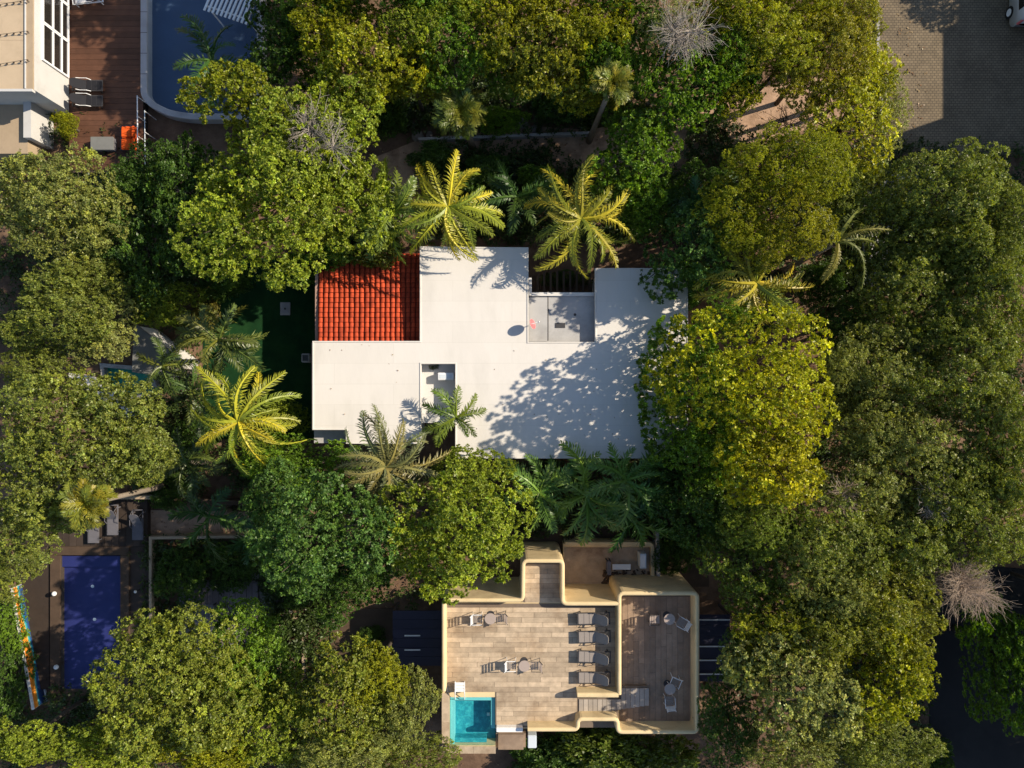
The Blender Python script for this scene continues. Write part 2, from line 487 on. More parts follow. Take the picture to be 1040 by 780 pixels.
# walls under the roof
def wall_rects(rects, z0, z1, name, m, zr=ZR):
    for (x0, y0, x1, y1) in rects:
        house.part(name, MB().pbox(x0, y0, x1, y1, z0, z1, zr), m)
wall_rects([(322, 350, 423, 434), (430, 255, 532, 365), (467, 369, 532, 461), (532, 352, 609, 461), (609, 276, 694, 461), (356, 434, 423, 447)], 0, ZR - 0.23, 'wall', M['white_wall'])
# red tiled corner
zt0, zt1 = 2.82, 2.62       # south and north height of the tile bed
base = MB()
a, b = P(322, 347, 3.0), P(427, 256, 3.0)
base.v = [(a.x, a.y, 0), (b.x, a.y, 0), (b.x, b.y, 0), (a.x, b.y, 0), (a.x, a.y, zt0), (b.x - 0.002, a.y, zt0), (b.x - 0.002, b.y, zt1), (a.x, b.y, zt1)]
base.f = [(0, 3, 2, 1), (4, 5, 6, 7), (0, 1, 5, 4), (1, 2, 6, 5), (2, 3, 7, 6), (3, 0, 4, 7)]
trf = house.part('tile_roof', base, M['tile_bed'])
ncol, nrow = 20, 18
cw, rh = (b.x - a.x) / ncol, (b.y - a.y) / nrow
tm = MB()
seg = 6
for t, (yy, rr, zz) in enumerate(((0.0, 0.44, 0.045), (rh * 0.9, 0.38, 0.0))):
    for j in range(seg + 1):
        an = math.pi * j / seg
        tm.v.append((-math.cos(an) * cw * rr, yy, zz + math.sin(an) * cw * 0.34))
for t, (yy, rr, zz) in enumerate(((0.0, 0.36, 0.02),)):
    for j in range(seg + 1):
        an = math.pi * j / seg
        tm.v.append((-math.cos(an) * cw * rr, yy, zz + math.sin(an) * cw * 0.26))
n = seg + 1
for j in range(seg):
    tm.f.append((j, n + j, n + j + 1, j + 1)); tm.f.append((2 * n + j, j, j + 1, 2 * n + j + 1))
tile_me = tm.mesh('tile', M['tile'])
rest = MB(); cnt = 0
for r in range(nrow):
    for c in range(ncol):
        x = a.x + (c + 0.5) * cw; y = a.y + r * rh
        z = zt0 + (zt1 - zt0) * (r / nrow) + 0.004
        jx, jz = rnd.uniform(-0.012, 0.012), rnd.uniform(0, 0.012)
        if cnt < 300:
            o = link('tile', tile_me, trf, (x + jx - house.loc.x, y - house.loc.y, z + jz), (0, 0, rnd.uniform(-0.04, 0.04)))
            cnt += 1
        else:
            k = len(rest.v)
            rest.v += [(v[0] + x, v[1] + y, v[2] + z) for v in tm.v]
            rest.f += [tuple(k + i for i in f) for f in tm.f]
tag(house.part('tiles', rest, M['tile'], trf), kind='stuff')
house.part('roof_gutter', MB().pbox(318.5, 258, 321.5, 347, 2.5, 2.7, 3.0), M['trim'], trf)
house.part('wall_trim', MB().pbox(315.3, 348, 317.6, 436, 3.25, 3.42, ZR), M['trim'])
# upper patio slab (between the two roof arms) and its court
house.part('patio_floor', MB().pbox(536.5, 299, 604.5, 347.6, 0, 3.08, 3.08), M['grey_slab'])
house.part('patio_kerb', MB().pbox(540, 297, 604, 300.5, 3.081, 3.22, 3.2), M['white_wall'])
house.part('patio_step', MB().pbox(536.8, 302, 556, 347, 3.083, 3.16, 3.16), M['grey_slab'])
house.part('drain', MB().cyl(P(584, 319.5, 3.1).xy, 0.07, 3.083, 3.10, 12), M['dark_metal'])
house.part('court_wall', MB().pbox(537, 282, 540, 300, 0, 3.3, 3.3), M['white_wall'])
for k in range(9):
    house.part('court_slat', MB().pbox(545 + k * 6.6, 275.5, 547.2 + k * 6.6, 297, 1.25, 1.33, 1.3), M['dark_wood'])
house.part('patio_mat', MB().pbox(564, 328, 574, 333, 3.083, 3.11, 3.1), M['dark_metal'])
house.part('vent_pipe', MB().tube([P(556.5, 296, 3.1), P(556.5, 346, 3.1)], 0.035, 8), M['dark_metal'])
# lower light well on the west side
house.part('light_well_floor', MB().pbox(427.3, 369.3, 462.6, 424, 0, 2.75, 2.75), M['white_wall'])
house.part('light_well_parapet', MB().pbox(427.4, 421, 462.5, 429.5, 0.01, 3.0, 3.0), M['white_wall'])
house.part('low_ledge', MB().pbox(319, 437, 351, 450, 0, 2.6, 2.6), M['grey_slab'])

ac = Thing('air_conditioner', 'white air conditioning unit in the narrow light well of the white house', 'air conditioner', P(453, 382, 2.752), 'air conditioners')
ac.part('casing', MB().pbox(444.5, 378.5, 461, 386, 2.752, 3.25, 3.25), M['white_plastic'], bevel=0.03)
ac.part('grille', MB().pbox(446.5, 380.3, 459, 384.3, 3.252, 3.262, 3.26), M['pale_blue'])
for sx in (447, 458):
    ac.part('foot', MB().pbox(sx - 1, 379.5, sx + 1, 385.5, 2.70, 2.752, 2.75), M['dark_metal'])
ac2 = Thing('air_conditioner', 'small pale unit against the shaded west wall beside the turf', 'air conditioner', P(309, 364, 0.02), 'air conditioners')
ac2.part('casing', MB().pbox(306, 359, 314, 368, 0.05, 0.75, 0.75), M['concrete'], bevel=0.03)
ac2.part('grille', MB().pbox(307.2, 360.5, 312.8, 366.5, 0.752, 0.762, 0.76), M['dark_metal'])
cov = Thing('utility_cover', 'small pale square cover lying on the dark green turf', 'utility cover', P(289.5, 313.5, 0.016))
cov.part('frame', MB().pbox(284.5, 307, 294.5, 320, 0.017, 0.10, 0.1), M['concrete'], bevel=0.01)
cov.part('lid', MB().pbox(286, 309, 293, 318, 0.101, 0.125, 0.12), M['stone'], bevel=0.01)
cov.part('handle', MB().pbox(288.5, 312.5, 290.5, 314.5, 0.126, 0.14, 0.13), M['dark_metal'])

# satellite dish
dp = P(539.5, 330, ZR)
dish = Thing('satellite_dish', 'small pink satellite dish at the roof edge above the grey patio', 'satellite dish', dp)
dish.part('mast', MB().tube([(0, 0, -0.05), (0, 0, 0.55)], 0.022, 8), M['dark_metal'], local=True)
dm = MB()
nr_, ns_ = 4, 18
dn = (Vector((1, 0.30, 0.62))).normalized(); du = dn.cross(Vector((0, 0, 1))).normalized(); dw = dn.cross(du)
cen = Vector((0.06, 0, 0.62))
dm.v.append(tuple(cen - dn * 0.07))
for i in range(1, nr_ + 1):
    rr = 0.26 * i / nr_
    for j in range(ns_):
        an = 2 * math.pi * j / ns_
        dm.v.append(tuple(cen + (du * math.cos(an) + dw * math.sin(an)) * rr + dn * (-0.07 + 0.07 * (i / nr_) ** 2)))
for j in range(ns_):
    dm.f.append((0, 1 + j, 1 + (j + 1) % ns_))
    for i in range(nr_ - 1):
        q = 1 + i * ns_
        dm.f.append((q + j, q + ns_ + j, q + ns_ + (j + 1) % ns_, q + (j + 1) % ns_))
dish.part('reflector', dm, M['pink'], smooth=True, local=True)
dish.part('feed_arm', MB().tube([cen - dw * 0.2, cen + dn * 0.34], 0.014, 6), M['white_metal'], local=True)
dish.part('feed_horn', MB().tube([cen + dn * 0.33, cen + dn * 0.40], 0.035, 10), M['white_metal'], local=True)

# ------------------------------------------------------------------ roof-terrace building
ZT, ZD, ZP = 3.4, 3.14, 4.2
tw = Thing('terrace_building', 'cream building with tiled roof terrace, plunge pool and rounded parapets', 'building', (*P(580, 660, 0).xy, 0))
def TB(name, x0, y0, x1, y1, z0, z1, m, zr=None, parent=None, bevel=0.0):
    return tw.part(name, MB().pbox(x0, y0, x1, y1, z0, z1, zr), m, parent, bevel)
# bodies (butted boxes), all measured at the terrace level
TB('wall', 450, 612, 628, 703, 0, ZT - 0.03, M['cream'], ZT)
TB('wall', 503.05, 703.02, 586, 740, 0, ZT - 0.03, M['cream'], ZT)
TB('wall', 586.02, 703.02, 628, 729, 0, ZT - 0.03, M['cream'], ZT)
TB('wall', 530, 568, 572, 611.98, 0, ZT - 0.03, M['cream'], ZT)
TB('wall', 628.02, 604, 709, 743, 0, ZD - 0.03, M['cream'], ZD)
deck = TB('terrace_floor', 451, 613, 628, 702.9, ZT - 0.029, ZT - 0.012, M['grout'], ZT)
deck2 = TB('terrace_floor', 503.1, 702.95, 627.9, 739, ZT - 0.029, ZT - 0.012, M['grout'], ZT)
deck3 = TB('terrace_floor', 531, 569, 571, 611.9, ZT - 0.029, ZT - 0.012, M['grout'], ZT)
deckB = TB('side_terrace_floor', 629, 605, 708, 742, ZD - 0.029, ZD - 0.012, M['grout'], ZD)
plank_cache = {}
def plank(name, x0, y0, x1, y1, z, m, parent, gap=0.012):
    a_, b_ = P(x0, y0, z), P(x1, y1, z)
    w, h = round(abs(b_.x - a_.x) - gap, 2), round(abs(b_.y - a_.y) - gap, 3)
    key = (m.name, w, h)
    if key not in plank_cache:
        plank_cache[key] = MB().box((-w/2, -h/2, -0.022), (w/2, h/2, 0.0)).mesh('plank', m)
    c = (a_ + b_) / 2
    return link(name, plank_cache[key], parent, (c.x - tw.loc.x, c.y - tw.loc.y, z + rnd.uniform(-0.003, 0.003)))
def plank_rows(x0, y0, x1, y1, z, m, parent, rowh=5.0, length=33.0, vertical=False, offs=0.37):
    a0, a1, b0, b1 = (x0, x1, y0, y1) if not vertical else (y0, y1, x0, x1)
    nrows = max(1, round((b1 - b0) / rowh)); rh_ = (b1 - b0) / nrows
    for r in range(nrows):
        x = a0 - (r * offs % 1.0) * length
        while x < a1 - 0.5:
            s0, s1 = max(x, a0), min(x + length, a1)
            if s1 - s0 > 1.0:
                q = (s0, b0 + r * rh_, s1, b0 + (r + 1) * rh_)
                if vertical:
                    q = (q[1], q[0], q[3], q[2])
                plank('plank', *q, z, m, parent)
            x += length
plank_rows(453, 617, 626, 702.8, ZT, M['plank'], deck, 5.05, 34)
plank_rows(504, 703, 586, 737, ZT, M['plank'], deck2, 5.0, 34)
plank_rows(533, 573, 570, 612, ZT, M['plank'], deck3, 4.9, 37)
plank_rows(632, 606, 705, 740, ZD, M['plank_dark'], deckB, 5.6, 36, True)
# pool block
TB('pool_wall', 449, 703.05, 456.5, 765, 0, ZT - 0.03, M['cream'], ZT)
TB('pool_wall', 456.55, 757.6, 503.0, 765, 0, ZT - 0.03, M['cream'], ZT)
TB('pool_wall', 456.55, 703.05, 503.0, 708.3, 0, ZT - 0.03, M['cream'], ZT)
plank_rows(448.6, 704, 456.6, 765.5, ZT + 0.02, M['plank'], tw.e, 8.0, 30, True)
plank_rows(457, 758, 503.5, 765.5, ZT + 0.02, M['plank'], tw.e, 7.5, 24)
pool = TB('pool_floor', 456.6, 708.4, 502.95, 757.5, 0, ZT - 0.85, M['caustic_pool_tile'], ZT)
TB('pool_ledge', 457.0, 708.6, 461.3, 757.2, ZT - 0.849, ZT - 0.16, M['pool_rim'], ZT, pool)
TB('pool_ledge', 461.35, 708.6, 498.6, 712.6, ZT - 0.849, ZT - 0.16, M['pool_rim'], ZT, pool)
TB('pool_ledge', 498.65, 708.6, 502.7, 741.0, ZT - 0.849, ZT - 0.16, M['pool_rim'], ZT, pool)
TB('pool_step', 461.35, 752.6, 494.0, 757.2, ZT - 0.849, ZT - 0.35, M['caustic_pool_tile'], ZT, pool)
TB('pool_drain', 494, 731, 497, 734, ZT - 0.848, ZT - 0.80, M['white_plastic'], ZT, pool)
wt = MB(); a, b = P(456.7, 757.4, ZT - 0.07), P(502.9, 708.5, ZT - 0.07)
wt.v = [(a.x, a.y, ZT - 0.07), (b.x, a.y, ZT - 0.07), (b.x, b.y, ZT - 0.07), (a.x, b.y, ZT - 0.07)]; wt.f = [(0, 1, 2, 3)]
tw.part('pool_water', wt, M['water'], pool)
# small brown deck box right of the pool
TB('service_deck', 503.6, 744, 534, 763, 0, ZT - 0.35, M['plank_dark'], ZT - 0.3, bevel=0.12)
TB('service_hatch', 536, 747, 545, 760, 0, ZT - 0.5, M['pale_blue'], ZT - 0.5, bevel=0.03)
# parapets: swept rounded walls on paths measured at the parapet top
def parapet(pts, w=0.20, z0=ZD - 0.1, z1=ZP, rr=0.24, cap=True):
    path = round_path([P(x, y, z1).xy for x, y in pts], rr)
    return tw.part('parapet', sweep_wall(MB(), path, w, z0, z1, 0.07), M['cream'], smooth=False)
parapet([(450.5, 702.5), (450.5, 610), (531, 610), (531.5, 570), (571.5, 570), (571.5, 613.5), (629, 613.5)], z0=0.0)
parapet([(629.2, 705.8), (629.2, 603), (708.5, 603), (708.5, 744), (627.5, 744), (627.5, 731), (587, 731), (587, 741.5), (536, 741.5)], z0=0.0)
parapet([(586.5, 706.5), (628.3, 706.5)], 0.24)
TB('white_coping', 503.8, 739.2, 531, 743.8, 0.0, ZT + 0.35, M['cushion_white'], ZT + 0.35, bevel=0.03)
# ramp from the main terrace to the side terrace
rampb = MB(); q = [(587, 709.5), (657.5, 698), (657.5, 715.5), (628, 719), (587, 727)]
rampb.prism([P(x, y, ZT + 0.05).xy for x, y in [(629, 697.5), (657.5, 697.5), (657.5, 716), (629, 719)]], ZD + 0.001, ZT - 0.02)
ramp = tw.part('ramp', rampb, M['grout'])
x = 588.0
while x < 656:
    y0 = 710.2 if x < 628 else 699.0
    y1 = 726.5 - (x - 588) * 0.145
    plank('ramp_board', x, y0, x + 4.6, y1, ZT + 0.035, M['plank_grey'], ramp)
    x += 4.75
# lower roof to the north-east
ZL = 0.75
TB('wall', 572.05, 552, 665, 603, 0, ZL - 0.01, M['cream'], ZL)
low = TB('lower_roof', 573, 556, 661, 603, ZL - 0.009, ZL + 0.02, M['stain'], ZL)
lp = MB(); sweep_wall(lp, round_path([P(x, y, ZL + 0.35).xy for x, y in [(574, 552.5), (663, 552.5), (663, 589)]], 0.3), 0.22, 0.0, ZL + 0.35, 0.04)
tw.part('low_parapet', lp, M['cream'], low)

# things on the lower roof
b1 = Thing('roof_unit', 'upright white cabinet on the stained lower roof of the cream building', 'cabinet', P(653, 570, ZL + 0.02))
b1.part('cabinet', MB().pbox(650, 562.5, 656.5, 577.5, ZL + 0.022, ZL + 0.85, ZL + 0.85), M['pale_blue'], bevel=0.02)
b1.part('door', MB().pbox(651, 564, 655.5, 576, ZL + 0.852, ZL + 0.865, ZL + 0.86), M['white_plastic'])
b2 = Thing('work_bench', 'low white bench amid debris on the stained lower roof', 'bench', P(631, 576, ZL + 0.02))
b2.part('top', MB().pbox(622, 573, 640.5, 578.5, ZL + 0.42, ZL + 0.47, ZL + 0.45), M['white_plastic'])
for sx in (623.5, 639):
    for sy in (574, 577.5):
        b2.part('leg', MB().pbox(sx - 0.5, sy - 0.5, sx + 0.5, sy + 0.5, ZL + 0.021, ZL + 0.42, ZL), M['dark_metal'])
b3 = Thing('metal_rack', 'dark metal rack beside the white bench on the lower roof', 'rack', P(618, 576, ZL + 0.02))
for sx in (616.4, 619.6):
    for sy in (569.5, 582):
        b3.part('post', MB().pbox(sx - 0.5, sy - 0.5, sx + 0.5, sy + 0.5, ZL + 0.021, ZL + 0.8, ZL + 0.5), M['dark_metal'])
for zz in (0.3, 0.78):
    b3.part('shelf', MB().pbox(616, 569, 620, 582.5, ZL + zz, ZL + zz + 0.03, ZL + 0.5), M['grey_fabric'])
deb = MB(); rr_ = random.Random(5)
for i in range(90):
    p = P(rr_.uniform(613, 660), 586 + rr_.gauss(0, 3.5), ZL + 0.03)
    s = rr_.uniform(0.04, 0.16)
    an = rr_.uniform(0, 3)
    d = Vector((math.cos(an), math.sin(an), 0)) * s; e = Vector((-d.y, d.x, 0)) * 0.5
    deb.prism([(p + d + e).xy, (p - d + e).xy, (p - d - e).xy, (p + d - e).xy], ZL + 0.021, ZL + 0.05 + s * rr_.random())
tag(deb.build('roof_debris', M['stone_brown']), 'dark heap of debris along the wall of the lower roof', 'debris', kind='stuff')

# ---- sun loungers (head end towards +x)
def make_lounger(name, label, frame_m, fab_m, group, arm_m=None):
    t = Thing(name, label, 'sun lounger', (0, 0, 0), group)
    W = 0.275
    fr = MB()
    for s in (-1, 1):
        fr.box((-0.85, s * W - 0.025, 0.28), (0.75, s * W + 0.025, 0.33))
    fr.box((-0.88, -W - 0.025, 0.28), (-0.83, W + 0.025, 0.33)); fr.box((0.73, -W - 0.025, 0.28), (0.78, W + 0.025, 0.33))
    t.part('frame', fr, frame_m, local=True)
    for x in (-0.72, 0.62):
        for s in (-1, 1):
            t.part('leg', MB().box((x - 0.025, s * W - 0.02, 0), (x + 0.025, s * W + 0.02, 0.28)), frame_m, local=True)
    seat = MB().box((-0.83, -W + 0.015, 0.315), (0.0, W - 0.015, 0.345))
    t.part('seat', seat, fab_m, bevel=0.01, local=True)
    for x in (-0.55, -0.28):
        t.part('seat_seam', MB().box((x - 0.006, -W + 0.02, 0.346), (x + 0.006, W - 0.02, 0.350)), frame_m, local=True)
    bk = MB(); an = math.radians(42); L_ = 0.80
    prof = [(0, 0.26), (0.55, 0.26), (0.72, 0.22), (0.80, 0.13)]
    up = Vector((-math.sin(an), 0, math.cos(an))) * 0.025
    for side in (1, -1):
        for (s, w) in prof:
            for sg in (1, -1):
                c = Vector((0.01 + s * math.cos(an), sg * w, 0.335 + s * math.sin(an))) + up * (side * 0.5 + 0.5)
                bk.v.append(tuple(c))
    for i in range(3):
        q = i * 2
        bk.f.append((q, q + 2, q + 3, q + 1)); bk.f.append((8 + q, 8 + q + 1, 8 + q + 3, 8 + q + 2))
        bk.f.append((q, 8 + q, 8 + q + 2, q + 2)); bk.f.append((q + 1, q + 3, 8 + q + 3, 8 + q + 1))
    bk.f.append((6, 14, 15, 7)); bk.f.append((0, 1, 9, 8))
    t.part('backrest', bk, fab_m, local=True)
    for s in (-1, 1):
        t.part('back_strut', MB().tube([(0.45, s * 0.27, 0.72), (0.72, s * 0.29, 0.32)], 0.015, 6), frame_m, local=True)
        t.part('armrest', MB().tube([(-0.25, s * (W + 0.03), 0.33), (-0.1, s * (W + 0.05), 0.52), (0.25, s * (W + 0.05), 0.54), (0.42, s * (W + 0.03), 0.62)], 0.018, 6), arm_m or frame_m, local=True)
    return t
lg = 'sun loungers lined up along the terrace wall'
l0 = make_lounger('sun_lounger', '', M['dark_metal'], M['taupe'], lg)
for i, (cx, cy, lab) in enumerate(((604, 628, 'topmost taupe lounger of the row by the dividing parapet'), (604.5, 646.5, 'second taupe lounger from the top in the terrace row'),
                                   (604.5, 667, 'third taupe lounger from the top in the terrace row'), (604.5, 688, 'bottom taupe lounger of the terrace row, nearest the ramp'))):
    e = l0.e if i == 0 else copy_tree(l0.e)
    e.location = P(cx, cy, ZT + 0.3) - Vector((0, 0, 0.3)); e.rotation_euler = (0, 0, rnd.uniform(-0.03, 0.03)); e['label'] = lab

# ---- bistro tables and chairs
def make_table(top_m):
    t = Thing('bistro_table', '', 'table', (0, 0, 0), 'bistro tables on the terrace')
    t.part('table_top', MB().cyl((0, 0), 0.28, 0.70, 0.73, 24), top_m, local=True)
    t.part('stem', MB().cyl((0, 0), 0.03, 0.02, 0.70, 10), M['dark_metal'], local=True)
    t.part('base', MB().cyl((0, 0), 0.19, 0.0, 0.02, 20), M['dark_metal'], local=True)
    return t
def make_chair(m, slat_m, seat_m, n=6):
    t = Thing('garden_chair', '', 'chair', (0, 0, 0), 'garden chairs on the terrace')
    for k in range(n):
        x = -0.2 + 0.4 * k / (n - 1)
        t.part('seat_slat', MB().box((x - 0.028, -0.21, 0.43), (x + 0.028, 0.21, 0.455)), seat_m, local=True)
    for k in range(4):
        z = 0.55 + 0.1 * k
        x = 0.23 + (z - 0.45) * 0.22
        t.part('back_slat', MB().box((x - 0.012, -0.21, z - 0.035), (x + 0.012, 0.21, z + 0.035)), slat_m, local=True)
    for s in (-1, 1):
        t.part('leg', MB().tube([(-0.2, s * 0.2, 0.43), (-0.22, s * 0.22, 0)], 0.016, 6), m, local=True)
        t.part('leg', MB().tube([(0.36, s * 0.21, 0.92), (0.22, s * 0.21, 0.44), (0.26, s * 0.22, 0)], 0.016, 6), m, local=True)
        t.part('armrest', MB().tube([(-0.2, s * 0.24, 0.43), (-0.2, s * 0.25, 0.64), (0.28, s * 0.25, 0.66)], 0.016, 6), m, local=True)
    return t
tb0 = make_table(M['table_top'])
for i, (x, y, z, lab) in enumerate(((532.5, 676.5, ZT, 'round bistro table between two chairs in the middle of the terrace'),
                                    (498, 628.5, ZT, 'round bistro table near the north parapet under the overhanging tree'),
                                    (680, 629, ZD, 'round bistro table in the shaded north part of the side terrace'),
                                    (680.5, 700, ZD, 'round bistro table among chairs by the ramp on the side terrace'))):
    e = tb0.e if i == 0 else copy_tree(tb0.e)
    e.location = P(x, y, z + 0.72) - Vector((0, 0, 0.72)); e['label'] = lab
ch0 = make_chair(M['white_metal'], M['cushion_white'], M['taupe'])
for i, (x, y, z, r, lab) in enumerate(((519.5, 675.5, ZT, math.pi, 'white slatted chair left of the table in mid terrace'),
                                       (485, 628.5, ZT, math.pi, 'white slatted chair left of the north parapet table'),
                                       (692.5, 632, ZD, -0.5, 'white curved chair right of the shaded side terrace table'),
                                       (685, 693, ZD, 1.2, 'white slatted chair just above the lower side terrace table'),
                                       (680, 712, ZD, -1.5, 'white slatted chair just below the lower side terrace table'))):
    e = ch0.e if i == 0 else copy_tree(ch0.e)
    e.location = P(x, y, z + 0.45) - Vector((0, 0, 0.45)); e.rotation_euler = (0, 0, r); e['label'] = lab
ch1 = make_chair(M['dark_metal'], M['table_top'], M['table_top'])
for i, (x, y, z, r, lab) in enumerate(((543.5, 676, ZT, 0, 'brown slatted chair right of the table in mid terrace'),
                                       (508.5, 627.5, ZT, 0, 'brown slatted chair right of the north parapet table'),
                                       (665, 629, ZD, math.pi, 'brown slatted chair left of the shaded side terrace table'))):
    e = ch1.e if i == 0 else copy_tree(ch1.e)
    e.location = P(x, y, z + 0.45) - Vector((0, 0, 0.45)); e.rotation_euler = (0, 0, r); e['label'] = lab
# pool ladder
pl = Thing('pool_ladder', 'white pool steps with handrails at the edge of the plunge pool', 'pool ladder', P(467, 702, ZT))
for k in range(3):
    pl.part('tread', MB().pbox(462.5, 693 + k * 3.3, 471.5, 695.9 + k * 3.3, ZT + 0.30 + 0.0 * k, ZT + 0.34, ZT + 0.32), M['white_plastic'])
for sx in (462.2, 471.8):
    pl.part('handrail', MB().tube([P(sx, 692, ZT + 0.002), P(sx, 693, ZT + 0.34), P(sx, 704, ZT + 0.34), P(sx, 710, ZT + 0.05), P(sx, 710, ZT - 0.15)], 0.022, 8), M['white_metal'])
    pl.part('stile', MB().pbox(sx - 0.3, 700, sx + 0.3, 702, ZT + 0.002, ZT + 0.30, ZT), M['white_metal'])

# ---- dark slatted awnings beside the terrace building
def awning(label, x0, y0, x1, y1, z, rails, side):
    t = Thing('awning', label, 'awning', (*P((x0 + x1) / 2, (y0 + y1) / 2, z).xy, 0), 'dark awnings beside the terrace building')
    n = 6
    for k in range(n):
        yy0, yy1 = y0 + (y1 - y0) * k / n, y0 + (y1 - y0) * (k + 1) / n - 0.25
        t.part('panel', MB().pbox(x0, yy0, x1, yy1, z, z + 0.05, z), M['dark_awning'])
    for (rx0, rx1, ry) in rails:
        t.part('rail', MB().pbox(rx0, ry - 0.55, rx1, ry + 0.55, z + 0.052, z + 0.11, z), M['white_metal'])
    for px, py in ((x0 + 1, y0 + 1), (x0 + 1, y1 - 1), (x1 - 1, y0 + 1), (x1 - 1, y1 - 1)):
        q = P(px, py, z)
        t.part('post', MB().box((q.x - 0.05, q.y - 0.05, 0), (q.x + 0.05, q.y + 0.05, z - 0.001)), M['dark_metal'])
awning('dark navy panel awning with white rails right of the side terrace', 706, 624, 741, 692, 1.9, ((706, 741, 629), (706, 741, 656), (706, 739, 670), (706, 737, 684)), 1)
awning('dark charcoal panel awning with two white rods left of the terrace', 399, 620, 452, 676, 1.6, ((411, 427, 645), (411, 427, 659.5)), -1)

# ------------------------------------------------------------------ neighbour's villa, top left
vil = Thing('white_villa', 'white villa with beige flat roof and tall windows in the top left corner', 'house', P(30, 40, 0))
XF = P(70, 0, 0.6).x
y_s, y_n = P(0, 113, 0.6).y, 40.0
vil.part('wall', MB().box((-42, y_s, 0), (XF, y_n, 3.55)), M['villa_wall'])
rfz = 3.62
xr = P(27, 0, rfz).x
rf = vil.part('roof', MB().box((-42, y_s + 0.02, 3.551), (xr, y_n, rfz)), M['beige_roof'])
vil.part('roof_edge', MB().box((xr + 0.002, y_s + 0.0, 3.552), (XF - 0.02, y_n, rfz + 0.03)), M['tan_wall'], rf)
vil.part('roof_edge', MB().box((-42, y_s - 0.13, 3.45), (XF - 0.02, y_s - 0.002, rfz + 0.10)), M['villa_wall'], rf)
vil.part('roof_ridge', MB().box((xr - 0.05, y_s + 0.03, rfz + 0.001), (xr - 0.002, y_n, rfz + 0.09)), M['villa_wall'], rf)
for k in range(4):
    yy = y_s + 1.9 * (k + 1) + 0.6
    vil.part('roof_joint', MB().box((-42, yy - 0.012, rfz + 0.0005), (xr - 0.06, yy + 0.012, rfz + 0.004)), M['tan_wall'], rf)
for k in range(3):
    wy0, wy1 = 16.72 + k * 1.95, 16.72 + k * 1.95 + 1.88
    fr = MB()
    zz = (0.75, 1.35, 2.1, 2.95)
    for z in zz:
        fr.box((XF + 0.001, wy0, z - 0.045), (XF + 0.09, wy1, z + 0.045))
    for yy in (wy0, wy1):
        fr.box((XF + 0.001, yy - 0.045, zz[0] - 0.044), (XF + 0.088, yy + 0.045, zz[-1] + 0.044))
    w = vil.part('window', fr, M['white_metal'])
    for j in range(3):
        vil.part('pane', MB().box((XF + 0.002, wy0 + 0.046, zz[j] + 0.046), (XF + 0.03, wy1 - 0.046, zz[j + 1] - 0.046)), M['glass_dark'], w)
lx = P(47.5, 0, 0.6).x
vil.part('lower_terrace', MB().box((-42, P(0, 156, 1.6).y, 0), (lx - 0.4, y_s - 0.003, 1.6)), M['tan_wall'])
vil.part('terrace_wall', MB().box((lx - 0.399, P(0, 140, 1.9).y, 0), (lx, y_s - 0.003, 1.95)), M['villa_wall'])
# string lights over the villa's roof
for k, (ya, yb, lab) in enumerate(((7, 0, 'string of dark bulbs nearest the top edge across the beige roof'), (37, 31.5, 'middle string of dark bulbs across the beige villa roof'), (67.5, 60.5, 'lowest string of dark bulbs across the beige villa roof'))):
    zc = rfz + 0.25
    s_ = Thing('string_lights', lab, 'string lights', P(12, (ya + yb) / 2, rfz), 'string lights on the villa roof')
    pts = [P(-8 + 35 * t, ya + (yb - ya) * (t + 0.2) / 1.2, zc - 0.10 * math.sin(math.pi * t)) for t in np.linspace(0, 1, 6)]
    s_.part('cable', MB().tube(pts, 0.012, 5), M['dark_metal'])
    for q in pts[1:]:
        s_.part('bulb', MB().tube([q - Vector((0, 0, 0.01)), q - Vector((0, 0, 0.07)), q - Vector((0, 0, 0.12))], [0.02, 0.055, 0.03], 8), M['bulb'])
    e_ = pts[-1]
    s_.part('hook', MB().tube([(e_.x, e_.y, rfz), e_], 0.015, 5), M['dark_metal'])

# red-brown pool deck with planks
dk = MB().box((XF + 0.002, P(0, 175, 0.6).y, 0), (P(145, 0, 0.6).x, 30, 0.56))
wd = dk.build('wooden_deck', M['dark_wood']); tag(wd, kind='structure')
py_ = -40.0
plk = MB().box((0, 0, 0), (S(75.2, 0.6), S(5.4, 0.6), 0.035)).mesh('plank', M['red_deck'])
while py_ < 172:
    q = P(70.3, py_ + 5.5, 0.56)
    o = link('plank', plk, wd, (q.x + 0.01, q.y, 0.562 + rnd.uniform(0, 0.006)))
    py_ += 5.6
# big blue pool
pb = [(147, -60), (147, 96), (153, 105), (168, 113), (190, 117), (262, 117), (262, -60)]
pf = MB().prism([P(x, y, 0.1).xy for x, y in pb], 0.001, 0.02)
pw = pf.build('swimming_pool', M['pool_blue'])
tag(pw, 'large blue grey swimming pool with a curved corner beside the red deck', 'pool')
wt = MB(); w_ = [P(x, y, 0.48) for x, y in pb]
wt.v = [(p.x, p.y, 0.48) for p in w_]; wt.f = [tuple(range(len(w_)))]
wt.build('pool_water', M['water_deep'], pw)
cp = MB(); sweep_wall(cp, round_path([P(x, y, 0.62).xy for x, y in [(146, -60), (146, 97), (154, 106), (170, 114.5), (192, 118.5), (264, 118.5), (264, -60)]], 0.8), S(6.5, 0.6), 0, 0.66, 0.04)
cp.build('pool_coping', M['stone'], pw)
# stepped coping stones joints
for yy in range(-30, 96, 21):
    q = P(146, yy, 0.66)
    MB().box((q.x - 0.19, q.y - 0.012, 0.66), (q.x + 0.19, q.y + 0.012, 0.664)).build('coping_joint', M['dark_wood'], pw)
